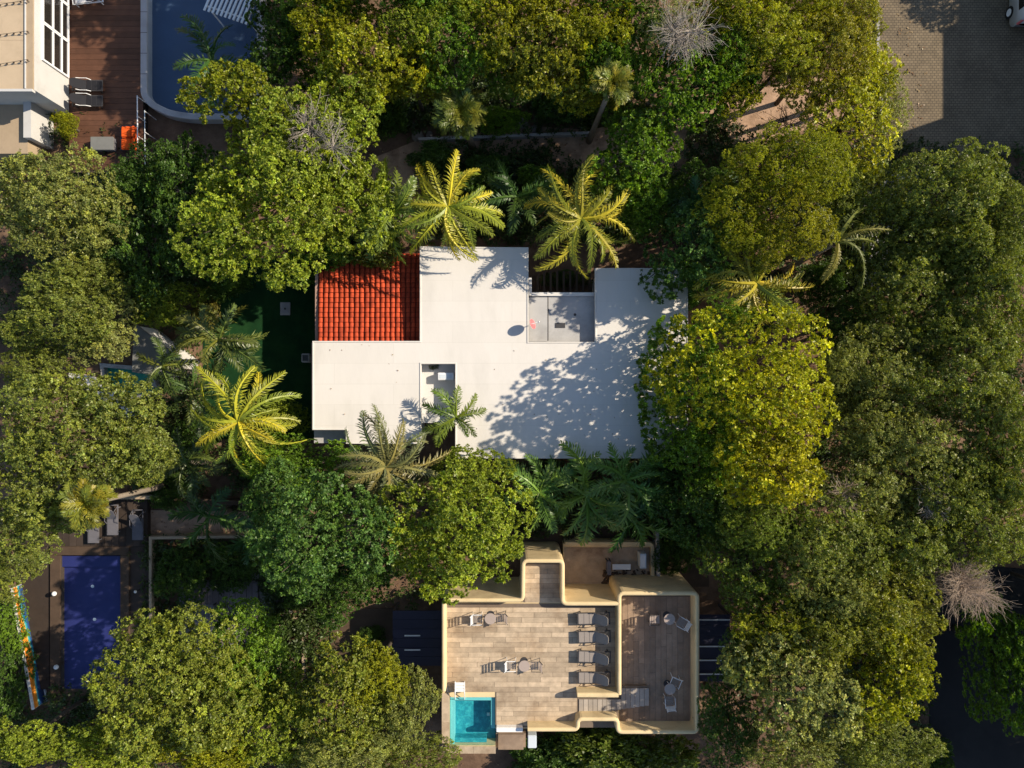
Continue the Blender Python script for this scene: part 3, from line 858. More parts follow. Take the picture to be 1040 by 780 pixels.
# white slatted pergola at the pool's far end
pg = Thing('slatted_pergola', 'white slatted pergola over the far end of the big pool', 'pergola', (*P(230, 0, 2.4).xy, 0))
d0 = P(208, 10, 2.4); d1 = P(250, 24, 2.4)
for k in range(11):
    t = k / 10
    p = d0.lerp(d1, t); u = Vector((0.42, 1.0, 0)).normalized()
    nrm = Vector((u.y, -u.x, 0)) * 0.055
    e0, e1 = p - u * (0.05 + 0.1 * (k % 2) * 0), p + u * 4.0
    pg.part('slat', MB().prism([(e0 + nrm).xy, (e0 - nrm).xy, (e1 - nrm).xy, (e1 + nrm).xy], 2.40, 2.46), M['white_metal'])
for q in (0.25, 3.2):
    a_, b_ = d0 + Vector((0.42, 1, 0)).normalized() * q, d1 + Vector((0.42, 1, 0)).normalized() * q
    pg.part('beam', MB().tube([a_ - Vector((0, 0, 0.05)), b_ - Vector((0, 0, 0.05))], 0.045, 6), M['white_metal'])
    for c_ in (a_, b_):
        pg.part('post', MB().tube([(c_.x, c_.y, 0.0), c_ - Vector((0, 0, 0.06))], 0.04, 6), M['white_metal'])
# deck furniture
bl = make_lounger('sun_lounger', '', M['dark_metal'], M['black_fabric'], 'black loungers on the red deck', M['white_metal'])
for i, (x, y, lab) in enumerate(((88, 87, 'upper black cushioned lounger on the red wooden deck'), (88, 102.5, 'lower black cushioned lounger on the red wooden deck'))):
    e = bl.e if i == 0 else copy_tree(bl.e)
    e.location = P(x, y, 0.9) - Vector((0, 0, 0.3)); e.rotation_euler = (0, 0, math.pi); e['label'] = lab
tl = make_lounger('sun_lounger', 'grey lounger draped with a pale towel at the top edge', M['white_metal'], M['grey_fabric'], None)
tl.e.location = P(90, -2, 0.9) - Vector((0, 0, 0.3)); tl.e.rotation_euler = (0, 0, 0.1)
tl.part('towel', MB().box((-0.7, -0.26, 0.351), (-0.1, 0.28, 0.375)), M['cushion_white'], local=True)
ob = Thing('orange_sofa', 'bright orange two-cushion sofa at the end of the red deck', 'sofa', P(130, 140, 0.6))
for k, yy in enumerate((128, 140.2)):
    ob.part('seat_cushion', MB().pbox(122.5, yy, 133.5, yy + 11.4, 0.88, 1.05, 1.05), M['orange'], bevel=0.05)
    ob.part('back_cushion', MB().pbox(133.7, yy, 137.2, yy + 11.4, 0.90, 1.38, 1.3), M['orange'], bevel=0.05)
ob.part('frame', MB().pbox(121.8, 127.3, 138.0, 152.4, 0.70, 0.878, 0.9), M['dark_metal'])
for x, y in ((123, 128.5), (123, 151.2), (137, 128.5), (137, 151.2)):
    ob.part('leg', MB().pbox(x - 0.7, y - 0.7, x + 0.7, y + 0.7, 0.60, 0.70, 0.7), M['dark_metal'])
bx = Thing('storage_box', 'grey storage box on the red deck left of the orange sofa', 'storage box', P(103, 145, 0.6))
bx.part('body', MB().pbox(92.5, 139.5, 114.5, 151.5, 0.60, 1.0, 1.0), M['grey_fabric'])
bx.part('lid', MB().pbox(91.8, 138.8, 115.2, 152.2, 1.001, 1.06, 1.05), M['shed_roof'], bevel=0.015)
fn = Thing('pool_fence', 'slim white rail fence between the red deck and the pool corner', 'fence', P(140, 130, 0.6))
fn.part('rail', MB().tube([P(139.4, 97, 1.45), P(139.8, 158, 1.45)], 0.03, 6), M['white_metal'])
fn.part('rail', MB().tube([P(146.8, 112, 1.3), P(147.5, 176, 1.3)], 0.025, 6), M['pale_blue'])
for y in (98, 118, 138, 157):
    q = P(139.6, y, 1.45); fn.part('post', MB().tube([(q.x, q.y, 0.5), q], 0.022, 6), M['white_metal'])
for y in (113, 134, 155, 175):
    q = P(147, y, 1.3); fn.part('post', MB().tube([(q.x, q.y, 0.0), q], 0.022, 6), M['white_metal'])

# ------------------------------------------------------------------ lower left yard: navy pool, mural wall, loungers
np_ = MB().pbox(61, 564, 122, 700, 0.001, 0.02, 0.1)
npo = tag(np_.build('swimming_pool', M['pool_navy']), 'long navy blue pool framed in dark brown stone, lower left', 'pool')
a, b = P(61, 700, 0.34), P(122, 564, 0.34)
wt = MB(); wt.v = [(a.x, a.y, 0.34), (b.x, a.y, 0.34), (b.x, b.y, 0.34), (a.x, b.y, 0.34)]; wt.f = [(0, 1, 2, 3)]
wt.build('pool_water', M['water_deep'], npo)
MB().pbox(62, 565, 121, 576, 0.021, 0.22, 0.3).build('pool_step', M['pool_navy'], npo)
for (x0, y0, x1, y1) in ((50.5, 555, 131, 564), (50.5, 564.1, 61, 705), (122, 564.1, 131, 705)):
    MB().pbox(x0, y0, x1, y1, 0, 0.42, 0.42).build('pool_coping', M['stone_brown'], npo, bevel=0.02)
for (x, y) in ((94, 595.5), (96, 629)):
    q = P(x, y, 0.03); MB().cyl(q.xy, 0.09, 0.021, 0.04, 12).build('pool_lamp', M['pale_blue'], npo)
for i, (x, y, lab) in enumerate(((55, 603, 'round white garden lamp left of the navy pool'), (57, 677.5, 'round white garden lamp at the lower left of the navy pool'), (137.5, 601, 'small pale garden lamp right of the navy pool'))):
    q = P(x, y, 0.7)
    t = Thing('garden_lamp', lab, 'lamp', (q.x, q.y, 0), 'round garden lamps by the navy pool')
    r_ = 0.13 if i < 2 else 0.08
    sp = MB().tube([(q.x, q.y, 0.7 + r_ * math.cos(math.pi * k / 8) * -1) for k in range(9)], [max(0.005, r_ * math.sin(math.pi * k / 8)) for k in range(9)], 12)
    t.part('globe', sp, M['cushion_white'], smooth=True)
    t.part('post', MB().cyl(q.xy, 0.035, 0, 0.6, 8), M['dark_metal'])
wd2 = tag(MB().pbox(20, 505, 150, 555, 0, 0.36, 0.36).build('pool_deck', M['dark_wood']), kind='structure')
for k in range(18):
    MB().pbox(20 + k * 7.2, 505, 26.9 + k * 7.2, 554.6, 0.362, 0.40, 0.4).build('plank', M['dark_wood'], wd2)
wd3 = tag(MB().pbox(131.2, 555.2, 152, 700, 0, 0.30, 0.3).build('pool_deck', M['dark_wood']), kind='structure')
wd4 = tag(MB().pbox(20, 555.2, 50.2, 700, 0, 0.30, 0.3).build('pool_deck', M['dark_wood']), kind='structure')
gl = make_lounger('sun_lounger', '', M['grey_fabric'], M['grey_fabric'], 'grey loungers above the navy pool')
for i, (x, y, lab) in enumerate(((95, 535, 'left grey lounger above the navy pool half under the shrub'), (114.5, 527, 'middle grey lounger above the navy pool'), (140, 532, 'right grey lounger above the navy pool'))):
    e = gl.e if i == 0 else copy_tree(gl.e)
    e.location = P(x, y, 0.7) - Vector((0, 0, 0.3)); e.rotation_euler = (0, 0, math.pi / 2); e['label'] = lab
# mural wall
a_, b_ = P(24.5, 592, 0), P(46, 712, 0)
d_ = (b_ - a_).normalized(); n_ = Vector((d_.y, -d_.x, 0))
if n_.x < 0: n_ = -n_
mw = Thing('mural_wall', 'slanting low wall with a bright yellow and blue mural, lower left', 'wall', a_)
L_ = (b_ - a_).length
ang = math.atan2(d_.y, d_.x)
mw.e.rotation_euler = (0, 0, ang)
sgn = 1 if Vector((-d_.y, d_.x, 0)).dot(n_) > 0 else -1
mw.part('wall', MB().box((0, -0.06, 0), (L_, 0.06, 1.05)), M['white_wall'], local=True)
mw.part('mural', MB().box((0.02, sgn * 0.061, 0.06), (L_ - 0.02, sgn * 0.075, 1.0)), M['mural'], local=True)
mw.part('coping', MB().box((-0.02, -0.065, 1.051), (L_ + 0.02, 0.065, 1.08)), M['white_wall'], local=True)
mw.part('base_kerb', MB().box((0, sgn * 0.076, 0), (L_, sgn * 0.16, 0.08)), M['pale_blue'], local=True)
# low tan garden walls
def garden_wall(label, pts, w, h, m, name='garden_wall'):
    path = [P(x, y, h).xy for x, y in pts]
    o = sweep_wall(MB(), [Vector(p) for p in path], w, 0, h, 0.02).build(name, m)
    return tag(o, label, 'wall')
garden_wall('tan L-shaped low wall right of the navy pool', [(152.5, 640), (152.5, 546.5), (256, 545)], 0.16, 0.7, M['tan_wall'])
garden_wall('narrow tan wall behind the grey loungers', [(104, 505.5), (166, 505.5)], 0.18, 0.9, M['tan_wall'])
garden_wall('dark stepped wall below the golden palm', [(170, 507), (262, 512)], 0.25, 0.8, M['stone_brown'])
garden_wall('thin pale garden kerb running behind the two golden palms', [(425, 141), (470, 139.5), (520, 137.5), (560, 136), (600, 134.5)], 0.16, 0.45, M['concrete'])
garden_wall('grey lane wall beside the cream building', [(668, 540), (669, 590)], 0.2, 1.2, M['concrete'])
# purple-grey plank deck in the shady yard
pd = tag(MB().pbox(182, 590, 262, 672, 0, 0.24, 0.24).build('yard_deck', M['purple_wood']), kind='structure')
for k in range(14):
    MB().pbox(182.2 + k * 5.7, 592, 187.5 + k * 5.7, 671.5, 0.242, 0.27, 0.27).build('plank', M['purple_wood'], pd)
bt = Thing('bench_table', 'long grey table standing on the shady plank deck', 'table', P(207, 638, 0.27))
for k in range(4):
    bt.part('top_plank', MB().pbox(198 + k * 4.8, 614, 202.5 + k * 4.8, 662, 0.98, 1.02, 1.0), M['grey_fabric'])
for x, y in ((199.5, 616), (199.5, 660), (215, 616), (215, 660)):
    bt.part('leg', MB().pbox(x - 0.6, y - 0.6, x + 0.6, y + 0.6, 0.271, 0.979, 0.9), M['dark_metal'])
sheet('yard_path', [(255, 555), (276, 560), (290, 600), (300, 628), (262, 628), (252, 590)], 0.012, M['concrete'], 0.012)
# stone arch-shaped planter kerb, one block at a time
kb = Thing('planter_kerb', 'horseshoe kerb of tan stone blocks round a dark planting bed', 'kerb', P(296, 655, 0))
arc = [(308.5, 690 - k * 6) for k in range(8)] + [(308 - 12.5 + 12.5 * math.cos(t), 640 - 12 * math.sin(t)) for t in np.linspace(0.25, math.pi - 0.25, 7)] + [(283, 644 + k * 6) for k in range(7)]
for i in range(len(arc) - 1):
    a_, b_ = P(*arc[i], 0.3), P(*arc[i + 1], 0.3)
    d_ = (b_ - a_); d_.z = 0; u_ = d_.normalized(); nn = Vector((-u_.y, u_.x, 0)) * 0.1
    a_ = a_ + u_ * 0.01; b_ = b_ - u_ * 0.01
    kb.part('stone_block', MB().prism([(a_ + nn).xy, (a_ - nn).xy, (b_ - nn).xy, (b_ + nn).xy], 0, 0.28 + rnd.uniform(0, 0.05)), M['tan_wall'])

# left middle: grey pointed roof, green pool, white steps
gr = Thing('grey_shed', 'grey flat pointed shed roof beside the green pool at left', 'shed', P(160, 355, 0))
tri = [(136, 328), (186, 366), (176, 384), (134, 378)]
gr.part('roof', MB().prism([P(x, y, 2.4).xy for x, y in tri], 2.25, 2.4), M['shed_roof'])
c_ = sum((P(x, y, 2.4) for x, y in tri), Vector()) / 4
gr.part('wall', MB().prism([(P(x, y, 2.4).xy - c_.xy) * 0.92 + c_.xy for x, y in tri], 0, 2.249), M['white_wall'])
gp = tag(MB().prism([P(x, y, 0.1).xy for x, y in [(104, 372), (152, 376), (158, 400), (108, 404)]], 0.001, 0.02).build('swimming_pool', M['pool_green']), 'small emerald green pool showing between the left trees', 'pool')
w_ = [P(x, y, 0.3) for x, y in [(104, 372), (152, 376), (158, 400), (108, 404)]]
wt = MB(); wt.v = [tuple(p) for p in w_]; wt.f = [(0, 1, 2, 3)]; wt.build('pool_water', M['water_deep'], gp)
sweep_wall(MB(), [P(x, y, 0.4).xy for x, y in [(103, 371), (153, 375), (159, 401), (107, 405)]], 0.22, 0, 0.4, 0.03, closed=True).build('pool_coping', M['concrete'], gp)
st = Thing('white_steps', 'pale stone steps glimpsed below the green pool', 'steps', P(100, 405, 0))
for k in range(6):
    x0, y0 = 74 + k * 9, 378 + k * 7.5
    p = [P(x, y, 0.2) for x, y in [(x0, y0), (x0 + 26, y0 + 6), (x0 + 24, y0 + 11), (x0 - 2, y0 + 5)]]
    st.part('step', MB().prism([q.xy for q in p], 0, 0.5 - 0.06 * k), M['white_wall'])
# garden shed / concrete box among the right trees
cb = Thing('concrete_tank', 'pale square concrete tank between the palm and the right trees', 'tank', P(893, 250, 0))
cb.part('tank_wall', MB().pbox(882, 236, 903, 264, 0, 1.3, 1.3), M['concrete'], bevel=0.03)
cb.part('lid', MB().pbox(884, 239, 901, 261, 1.301, 1.36, 1.35), M['white_wall'], bevel=0.015)
cb.part('lid_handle', MB().pbox(890, 249, 895, 251, 1.361, 1.41, 1.4), M['dark_metal'])
# rocks along the garden path
rmesh = []
for v in range(3):
    bm = bmesh.new(); bmesh.ops.create_icosphere(bm, subdivisions=2, radius=0.22)
    r2 = random.Random(v)
    for vt in bm.verts:
        vt.co *= r2.uniform(0.75, 1.2); vt.co.z *= 0.6
    me = bpy.data.meshes.new('rock'); bm.to_mesh(me); bm.free(); me.materials.append(M['rock']); rmesh.append(me)
rocks = [(397, 92), (406, 98), (415, 90), (400, 118), (418, 126), (424, 138), (412, 108), (395, 190), (404, 194), (436, 137), (519, 130), (530, 126), (545, 131), (700, 118), (835, 88), (846, 86), (852, 96)]
for i, (x, y) in enumerate(rocks):
    o = link('rock', rmesh[i % 3], None, P(x, y, 0.05), (0, 0, i * 1.3), (rnd.uniform(0.8, 1.6),) * 3)
    tag(o, 'grey brown rock lying on the shady garden soil', 'rock', 'rocks along the garden path')

# ------------------------------------------------------------------ parked van, top right corner
def make_van(loc, rz):
    v = Thing('parked_van', 'white van cut off by the top right corner of the paved yard', 'van', loc, None, rz)
    # side profile along y (length 4.6), lofted in x
    secs = [(-2.3, 0.45, 0.86, 0.80), (-2.22, 0.35, 1.55, 0.86), (-2.0, 0.3, 1.85, 0.90), (0.6, 0.3, 1.9, 0.90), (1.2, 0.3, 1.75, 0.88), (1.75, 0.32, 1.15, 0.86), (2.25, 0.38, 0.95, 0.80), (2.35, 0.45, 0.8, 0.74)]
    mb = MB()
    for (y, z0, z1, w) in secs:
        r_ = min(0.14, (z1 - z0) * 0.3)
        mb.v += [(-w, y, z0), (-w, y, z1 - r_ * 1.6), (-w + r_ * 0.5, y, z1 - r_ * 0.5), (-w + r_ * 1.5, y, z1), (w - r_ * 1.5, y, z1), (w - r_ * 0.5, y, z1 - r_ * 0.5), (w, y, z1 - r_ * 1.6), (w, y, z0)]
    for i in range(len(secs) - 1):
        for j in range(8):
            j2 = (j + 1) % 8
            mb.f.append((i * 8 + j, i * 8 + j2, (i + 1) * 8 + j2, (i + 1) * 8 + j))
    mb.f.append(tuple(range(8))); mb.f.append(tuple(range(len(secs) * 8 - 1, len(secs) * 8 - 9, -1)))
    v.part('body', mb, M['car_paint'], smooth=True, local=True)
    v.part('rear_window', MB().box((-0.62, -2.33, 1.1), (0.62, -2.24, 1.5)), M['glass_dark'], local=True)
    wsn = MB(); wsn.v = [(-0.7, 1.28, 1.73), (0.7, 1.28, 1.73), (0.74, 1.76, 1.17), (-0.74, 1.76, 1.17)]; wsn.f = [(0, 1, 2, 3)]
    v.part('windscreen', wsn, M['glass_dark'], local=True)
    for s in (-1, 1):
        for (y0, y1) in ((-1.7, -0.4), (-0.3, 1.0)):
            v.part('side_window', MB().box((s * 0.895, y0, 1.1), (s * 0.912, y1, 1.52)), M['glass_dark'], local=True)
        v.part('headlight', MB().box((s * 0.45, 2.26, 0.68), (s * 0.72, 2.39, 0.84)), M['lamp_glass'], local=True)
        v.part('tail_light', MB().box((s * 0.72, -2.34, 0.8), (s * 0.84, -2.26, 1.2)), M['pink'], local=True)
        for y in (-1.45, 1.45):
            w = v.part('wheel', MB().tube([(s * 0.72, y, 0.33), (s * 0.93, y, 0.33)], 0.33, 20), M['tyre'], local=True)
            v.part('rim', MB().tube([(s * 0.931, y, 0.33), (s * 0.945, y, 0.33)], 0.2, 14), M['white_metal'], parent=w, local=True)
    for k in range(3):
        v.part('roof_bar', MB().box((-0.7, -1.6 + k * 0.9, 1.905), (0.7, -1.55 + k * 0.9, 1.93)), M['dark_metal'], local=True)
    return v
vq = P(1028, 22, 1.4)
make_van((vq.x + 1.45, vq.y + 2.45, 0.03), 0.0)

# building beyond the right edge whose shadow lies over the paved yard
bb = Thing('yard_building', 'stepped tan building just beyond the right edge of the paved yard', 'building', (*P(1190, 60, 0).xy, 0))
bxw = P(1127, 0, 0).x
def yrow(py): return P(0, py, 0).y
bb.part('wall', MB().box((bxw, yrow(66), 0), (bxw + 9, yrow(-28), 6.9)), M['tan_wall'])
bb.part('wall', MB().box((bxw + 0.9, yrow(-28.2), 0), (bxw + 9, yrow(-150), 6.9)), M['tan_wall'])
bb.part('wall', MB().box((bxw - 0.6, yrow(190), 0), (bxw + 9, yrow(66.2), 9.5)), M['tan_wall'])
for k in range(4):
    bb.part('window', MB().box((bxw - 0.62, yrow(80 + k * 26), 1.2), (bxw - 0.58, yrow(92 + k * 26), 2.6)), M['glass_dark'])
    bb.part('window', MB().box((bxw - 0.62, yrow(80 + k * 26), 4.4), (bxw - 0.58, yrow(92 + k * 26), 5.8)), M['glass_dark'])

# ------------------------------------------------------------------ vegetation
def nrm(a):
    return a / np.maximum(np.linalg.norm(a, axis=-1, keepdims=True), 1e-9)

def leaf_arrays(pos, nor, L, W, k, rng, tilt=(25, 18), jit=0.35):
    """rosettes at pos facing nor, k leaves each -> (n,4,3) quads"""
    n = len(pos)
    ref = np.where(np.abs(nor[:, 2:3]) > 0.9, np.array([[1.0, 0, 0]]), np.array([[0, 0, 1.0]]))
    t1 = nrm(np.cross(ref, nor)); t2 = np.cross(nor, t1)
    ph = (np.arange(k)[None, :] / k * 2 * np.pi + rng.uniform(0, 6.28, (n, 1)) + rng.normal(0, 0.35, (n, k)))[..., None]
    ta = np.radians(rng.normal(tilt[0], tilt[1], (n, k)))[..., None]
    nn = nor[:, None, :] + rng.normal(0, jit, (n, k, 3))
    d = np.cos(ta) * (np.cos(ph) * t1[:, None, :] + np.sin(ph) * t2[:, None, :]) + np.sin(ta) * nor[:, None, :]
    d = nrm(d)
    s = nrm(np.cross(nn, d))
    up = np.cross(d, s)
    l = L * rng.uniform(0.7, 1.25, (n, k, 1)); w = W * rng.uniform(0.8, 1.2, (n, k, 1))
    p0 = pos[:, None, :] + d * l * 0.12
    mid = p0 + d * l * 0.5
    q = np.stack([p0, mid + s * w * 0.5 + up * w * 0.12, p0 + d * l - up * l * 0.08, mid - s * w * 0.5 + up * w * 0.12], axis=2)
    return q.reshape(-1, 4, 3)

def quads_mesh(name, q, tint, m):
    n = len(q)
    me = bpy.data.meshes.new(name)
    me.vertices.add(n * 4); me.loops.add(n * 4); me.polygons.add(n)
    me.vertices.foreach_set('co', q.reshape(-1).astype(np.float32))
    me.loops.foreach_set('vertex_index', np.arange(n * 4, dtype=np.int32))
    me.polygons.foreach_set('loop_start', np.arange(0, n * 4, 4, dtype=np.int32))
    me.polygons.foreach_set('loop_total', np.full(n, 4, dtype=np.int32))
    at = me.attributes.new('tint', 'FLOAT_COLOR', 'POINT')
    c = np.ones((n, 4, 4), np.float32); c[:, :, :3] = np.clip(tint, 0.05, 4)[:, None, :]
    at.data.foreach_set('color', c.reshape(-1))
    me.update(); me.validate()
    me.materials.append(m)
    return me

TYPES = {   # clump radius, leaf length, width, leaves per tuft, tuft spacing, tilt (mean, spread), crowding, inner share
    'rosette': dict(cr=(0.20, 0.48), L=0.125, W=0.075, k=16, sp=0.265, tilt=(38, 28), crowd=1.25, inner=0.28, young=0.42),
    'airy':    dict(cr=(0.20, 0.46), L=0.125, W=0.075, k=15, sp=0.265, tilt=(38, 28), crowd=1.72, inner=0.05, young=0.42),
    'fine':    dict(cr=(0.16, 0.42), L=0.115, W=0.06, k=10, sp=0.20, tilt=(30, 28), crowd=1.34, inner=0.26, young=0.40),
    'puff':    dict(cr=(0.36, 0.62), L=0.12, W=0.05, k=11, sp=0.175, tilt=(45, 22), crowd=1.5, inner=0.12, young=0.2),
    'sparse':  dict(cr=(0.26, 0.46), L=0.13, W=0.07, k=8, sp=0.32, tilt=(25, 25), crowd=1.2, inner=0.3, young=0.4),
    'big':     dict(cr=(0.36, 0.66), L=0.28, W=0.12, k=9, sp=0.36, tilt=(25, 20), crowd=1.1, inner=0.2, young=0.2),
}
LEAFCOUNT = [0]
def crown_data(rx, ry, rz, typ, seed, name='crown', low=-0.3):
    T = TYPES[typ]
    rng = np.random.default_rng(seed)
    crm = sum(T['cr']) / 2
    ex = np.array([max(rx - crm * 0.7, 0.3), max(ry - crm * 0.7, 0.3), max(rz - crm * 0.6, 0.3)])
    # the crown is a group of overlapping lobes of uneven size
    nl = 1 if min(rx, ry) < 0.9 else int(rng.integers(6, 9)) + int(max(rx, ry) > 3.4) * 4
    LC = np.zeros((nl, 3)); LR = np.ones((nl, 3))
    a0 = rng.uniform(0, 6.28)
    for l in range(nl):
        if nl == 1:
            break
        if l == 0:
            LC[l] = [rng.normal(0, 0.1), rng.normal(0, 0.1), rng.uniform(-0.2, 0.1)]; LR[l] = [0.52, 0.52, 0.82]
        else:
            a = a0 + l * 2.39996 + rng.normal(0, 0.25); rad = 0.45 + 0.22 * (l % 3 == 0) + rng.uniform(-0.08, 0.14)
            q = rng.uniform(0.34, 0.54)
            LC[l] = [rad * np.cos(a), rad * np.sin(a), rng.uniform(-0.75, 0.22)]; LR[l] = [q, q * rng.uniform(0.8, 1.2), q * rng.uniform(0.75, 1.2)]
    pos = []
    for l in range(nl):
        m_ = int(700 * LR[l][0])
        dl = nrm(rng.normal(0, 1, (m_, 3))); dl = dl[dl[:, 2] > low]
        sl = np.where(rng.random(len(dl)) < T['inner'], rng.uniform(0.3, 0.78, len(dl)), rng.uniform(0.84, 1.04, len(dl)))
        pos.append(LC[l] + dl * sl[:, None] * LR[l])
    pos = np.concatenate(pos)
    keep = np.ones(len(pos), bool)
    for l in range(nl):
        keep &= np.sum(((pos - LC[l]) / LR[l]) ** 2, 1) > 0.12
    pos = pos[keep]
    pos = pos[rng.permutation(len(pos))] * ex * np.array([1.08, 1.08, 1.0])
    pos[:, 2] += rng.normal(0, 0.2, len(pos))
    cr = rng.uniform(*T['cr'], len(pos))
    acc = []
    P_ = np.zeros((0, 3)); R_ = np.zeros(0)
    for i in range(len(pos)):
        if len(acc) == 0 or np.all(np.linalg.norm(P_ - pos[i], axis=1) > T['crowd'] * 0.5 * (R_ + cr[i]) * 1.05):
            acc.append(i); P_ = pos[acc]; R_ = cr[acc]
    C, R = pos[acc], cr[acc]
    outw = nrm(C / ex ** 2 * (ex.mean() ** 2) + np.array([0, 0, 0.5]))
    Q, TI = [], []
    for c, r, ow in zip(C, R, outw):
        nr = int(2.2 * np.pi * r * r / T['sp'] ** 2 * 0.9)
        dd = nrm(rng.normal(0, 1, (nr, 3)) + ow * 0.75)
        sub = 1 + 0.18 * np.sin(dd @ rng.normal(0, 3.5, 3) + rng.uniform(0, 6))
        pp = c + dd * r * np.array([1, 1, 0.8]) * (sub * rng.uniform(0.72, 1.05, nr))[:, None]
        nn = nrm(dd + np.array([0, 0, 0.35]) + rng.normal(0, 0.25, (nr, 3)))
        ls = rng.uniform(0.8, 1.25)
        q = leaf_arrays(pp, nn, T['L'] * ls, T['W'] * ls, T['k'], rng, T['tilt'])
        base = np.array([1.0, 1.0, 1.0]) * (1 + rng.normal(0, 0.13))
        y = abs(rng.normal(0, T['young']))
        base = base * np.array([1 + 0.5 * y, 1 + 0.4 * y, 1 - 0.1 * y])
        lv = np.repeat(1 + rng.normal(0, 0.18, (nr, 1)), T['k'], 0) * (1 + rng.normal(0, 0.14, (len(q), 1)))
        hue = rng.normal(0, 0.07, (len(q), 1))
        TI.append(base[None] * lv * np.concatenate([1 + hue, np.ones_like(hue), 1 - hue], 1))
        Q.append(q)
    Q = np.concatenate(Q); TI = np.concatenate(TI)
    LEAFCOUNT[0] += len(Q)
    me = quads_mesh(name, Q, TI, M['leaf'])
    # limbs
    lm = MB()
    root = Vector((0, 0, -rz * 0.75))
    order = rng.permutation(len(C))[:26]
    for i in order:
        e = Vector(C[i]); mid = root.lerp(e, 0.5) + Vector((0, 0, -0.05 * rz)) + Vector(rng.normal(0, 0.12, 3))
        lm.tube([root, mid, e], [0.05, 0.032, 0.012], 5, cap=False)
    return me, lm

CROWNS = {}
def shared_crown(typ, v, R=3.2, rz=2.1):
    k = (typ, v)
    if k not in CROWNS:
        me, lm = crown_data(R, R * 0.95, rz, typ, 100 + v * 17 + len(typ))
        CROWNS[k] = (me, lm.mesh('limbs', M['bark'], smooth=True), R, R * 0.95, rz)
    return CROWNS[k]

def tree(px, py, rx, ry, ztop, typ, tint, label, uniq=None, name='broadleaf_tree', group=None, rz=None, flat=0.58, bark='bark', seed=0, low=-0.3):
    zc = ztop - 1.0
    rxm, rym = S(rx, zc), S(ry, zc)
    rzm = rz or min(flat * 0.5 * (rxm + rym) + 0.3, ztop * 0.46)
    zc = ztop - rzm
    p = P(px, py, ztop - rzm * 0.55)
    t = Thing(name, label, 'tree' if 'tree' in name else ('shrub' if 'shrub' in name else name.split('_')[-1]), (p.x, p.y, 0), group)
    if uniq is not None:
        me, lm = crown_data(rxm, rym, rzm, typ, uniq, low=low)
        c = link('crown', me, t.e, (0, 0, zc))
        l = link('limbs', lm.mesh('limbs', M[bark], smooth=True), t.e, (0, 0, zc))
    else:
        v = seed
        me, lme, R, Ry, Rz = shared_crown(typ, v % 4)
        rot = (px * 0.37 + py * 0.73) % 6.28
        c = link('crown', me, t.e, (0, 0, zc), (0, 0, rot)); l = link('limbs', lme, t.e, (0, 0, zc), (0, 0, rot))
        # scale is applied in the crown's own axes: use the mean radius in plan, the true one in height
        sc = 0.5 * (rxm / R + rym / Ry)
        c.scale = l.scale = (sc, sc, rzm / Rz)
        t.e.scale = (rxm / (sc * R), rym / (sc * Ry), 1)
    c.color = (*tint, 1)
    rr = random.Random(int(px * 7 + py))
    zb = zc - rzm * 1.0
    b_ = 0.06 + 0.022 * (rxm + rym) / 2
    pts = [(0, 0, -0.05), (rr.uniform(-.1, .1), rr.uniform(-.1, .1), max(zb, 0.3) * 0.5), (0, 0, max(zb, 0.3) + 0.1)]
    t.part('trunk', MB().tube(pts, [b_ * 1.3, b_, b_ * 0.8], 8), M[bark], smooth=True, local=True)
    return t

def twig_bush(mb, c, r, rng, n=60, up=0.4, th=0.012, flat=0.6):
    """bare branching twigs from c"""
    for i in range(n):
        d = Vector(rng.normal(0, 1, 3)); d.z = abs(d.z) * flat + up; d.normalize()
        p = Vector(c); pts = [p.copy()]; L = r * rng.uniform(0.6, 1.1)
        for k in range(3):
            d = (d + Vector(rng.normal(0, 0.22, 3))).normalized()
            p = p + d * L / 3; pts.append(p.copy())
        mb.tube(pts, [th * 2, th * 1.5, th, th * 0.6], 4, cap=False)
        for j in range(4):
            q = pts[1].lerp(pts[3], rng.random()); e = q + (d + Vector(rng.normal(0, 0.6, 3))).normalized() * L * rng.uniform(0.2, 0.45)
            mb.tube([q, q.lerp(e, 0.5) + Vector(rng.normal(0, 0.02, 3)), e], [th, th * 0.8, th * 0.5], 3, cap=False)
    return mb

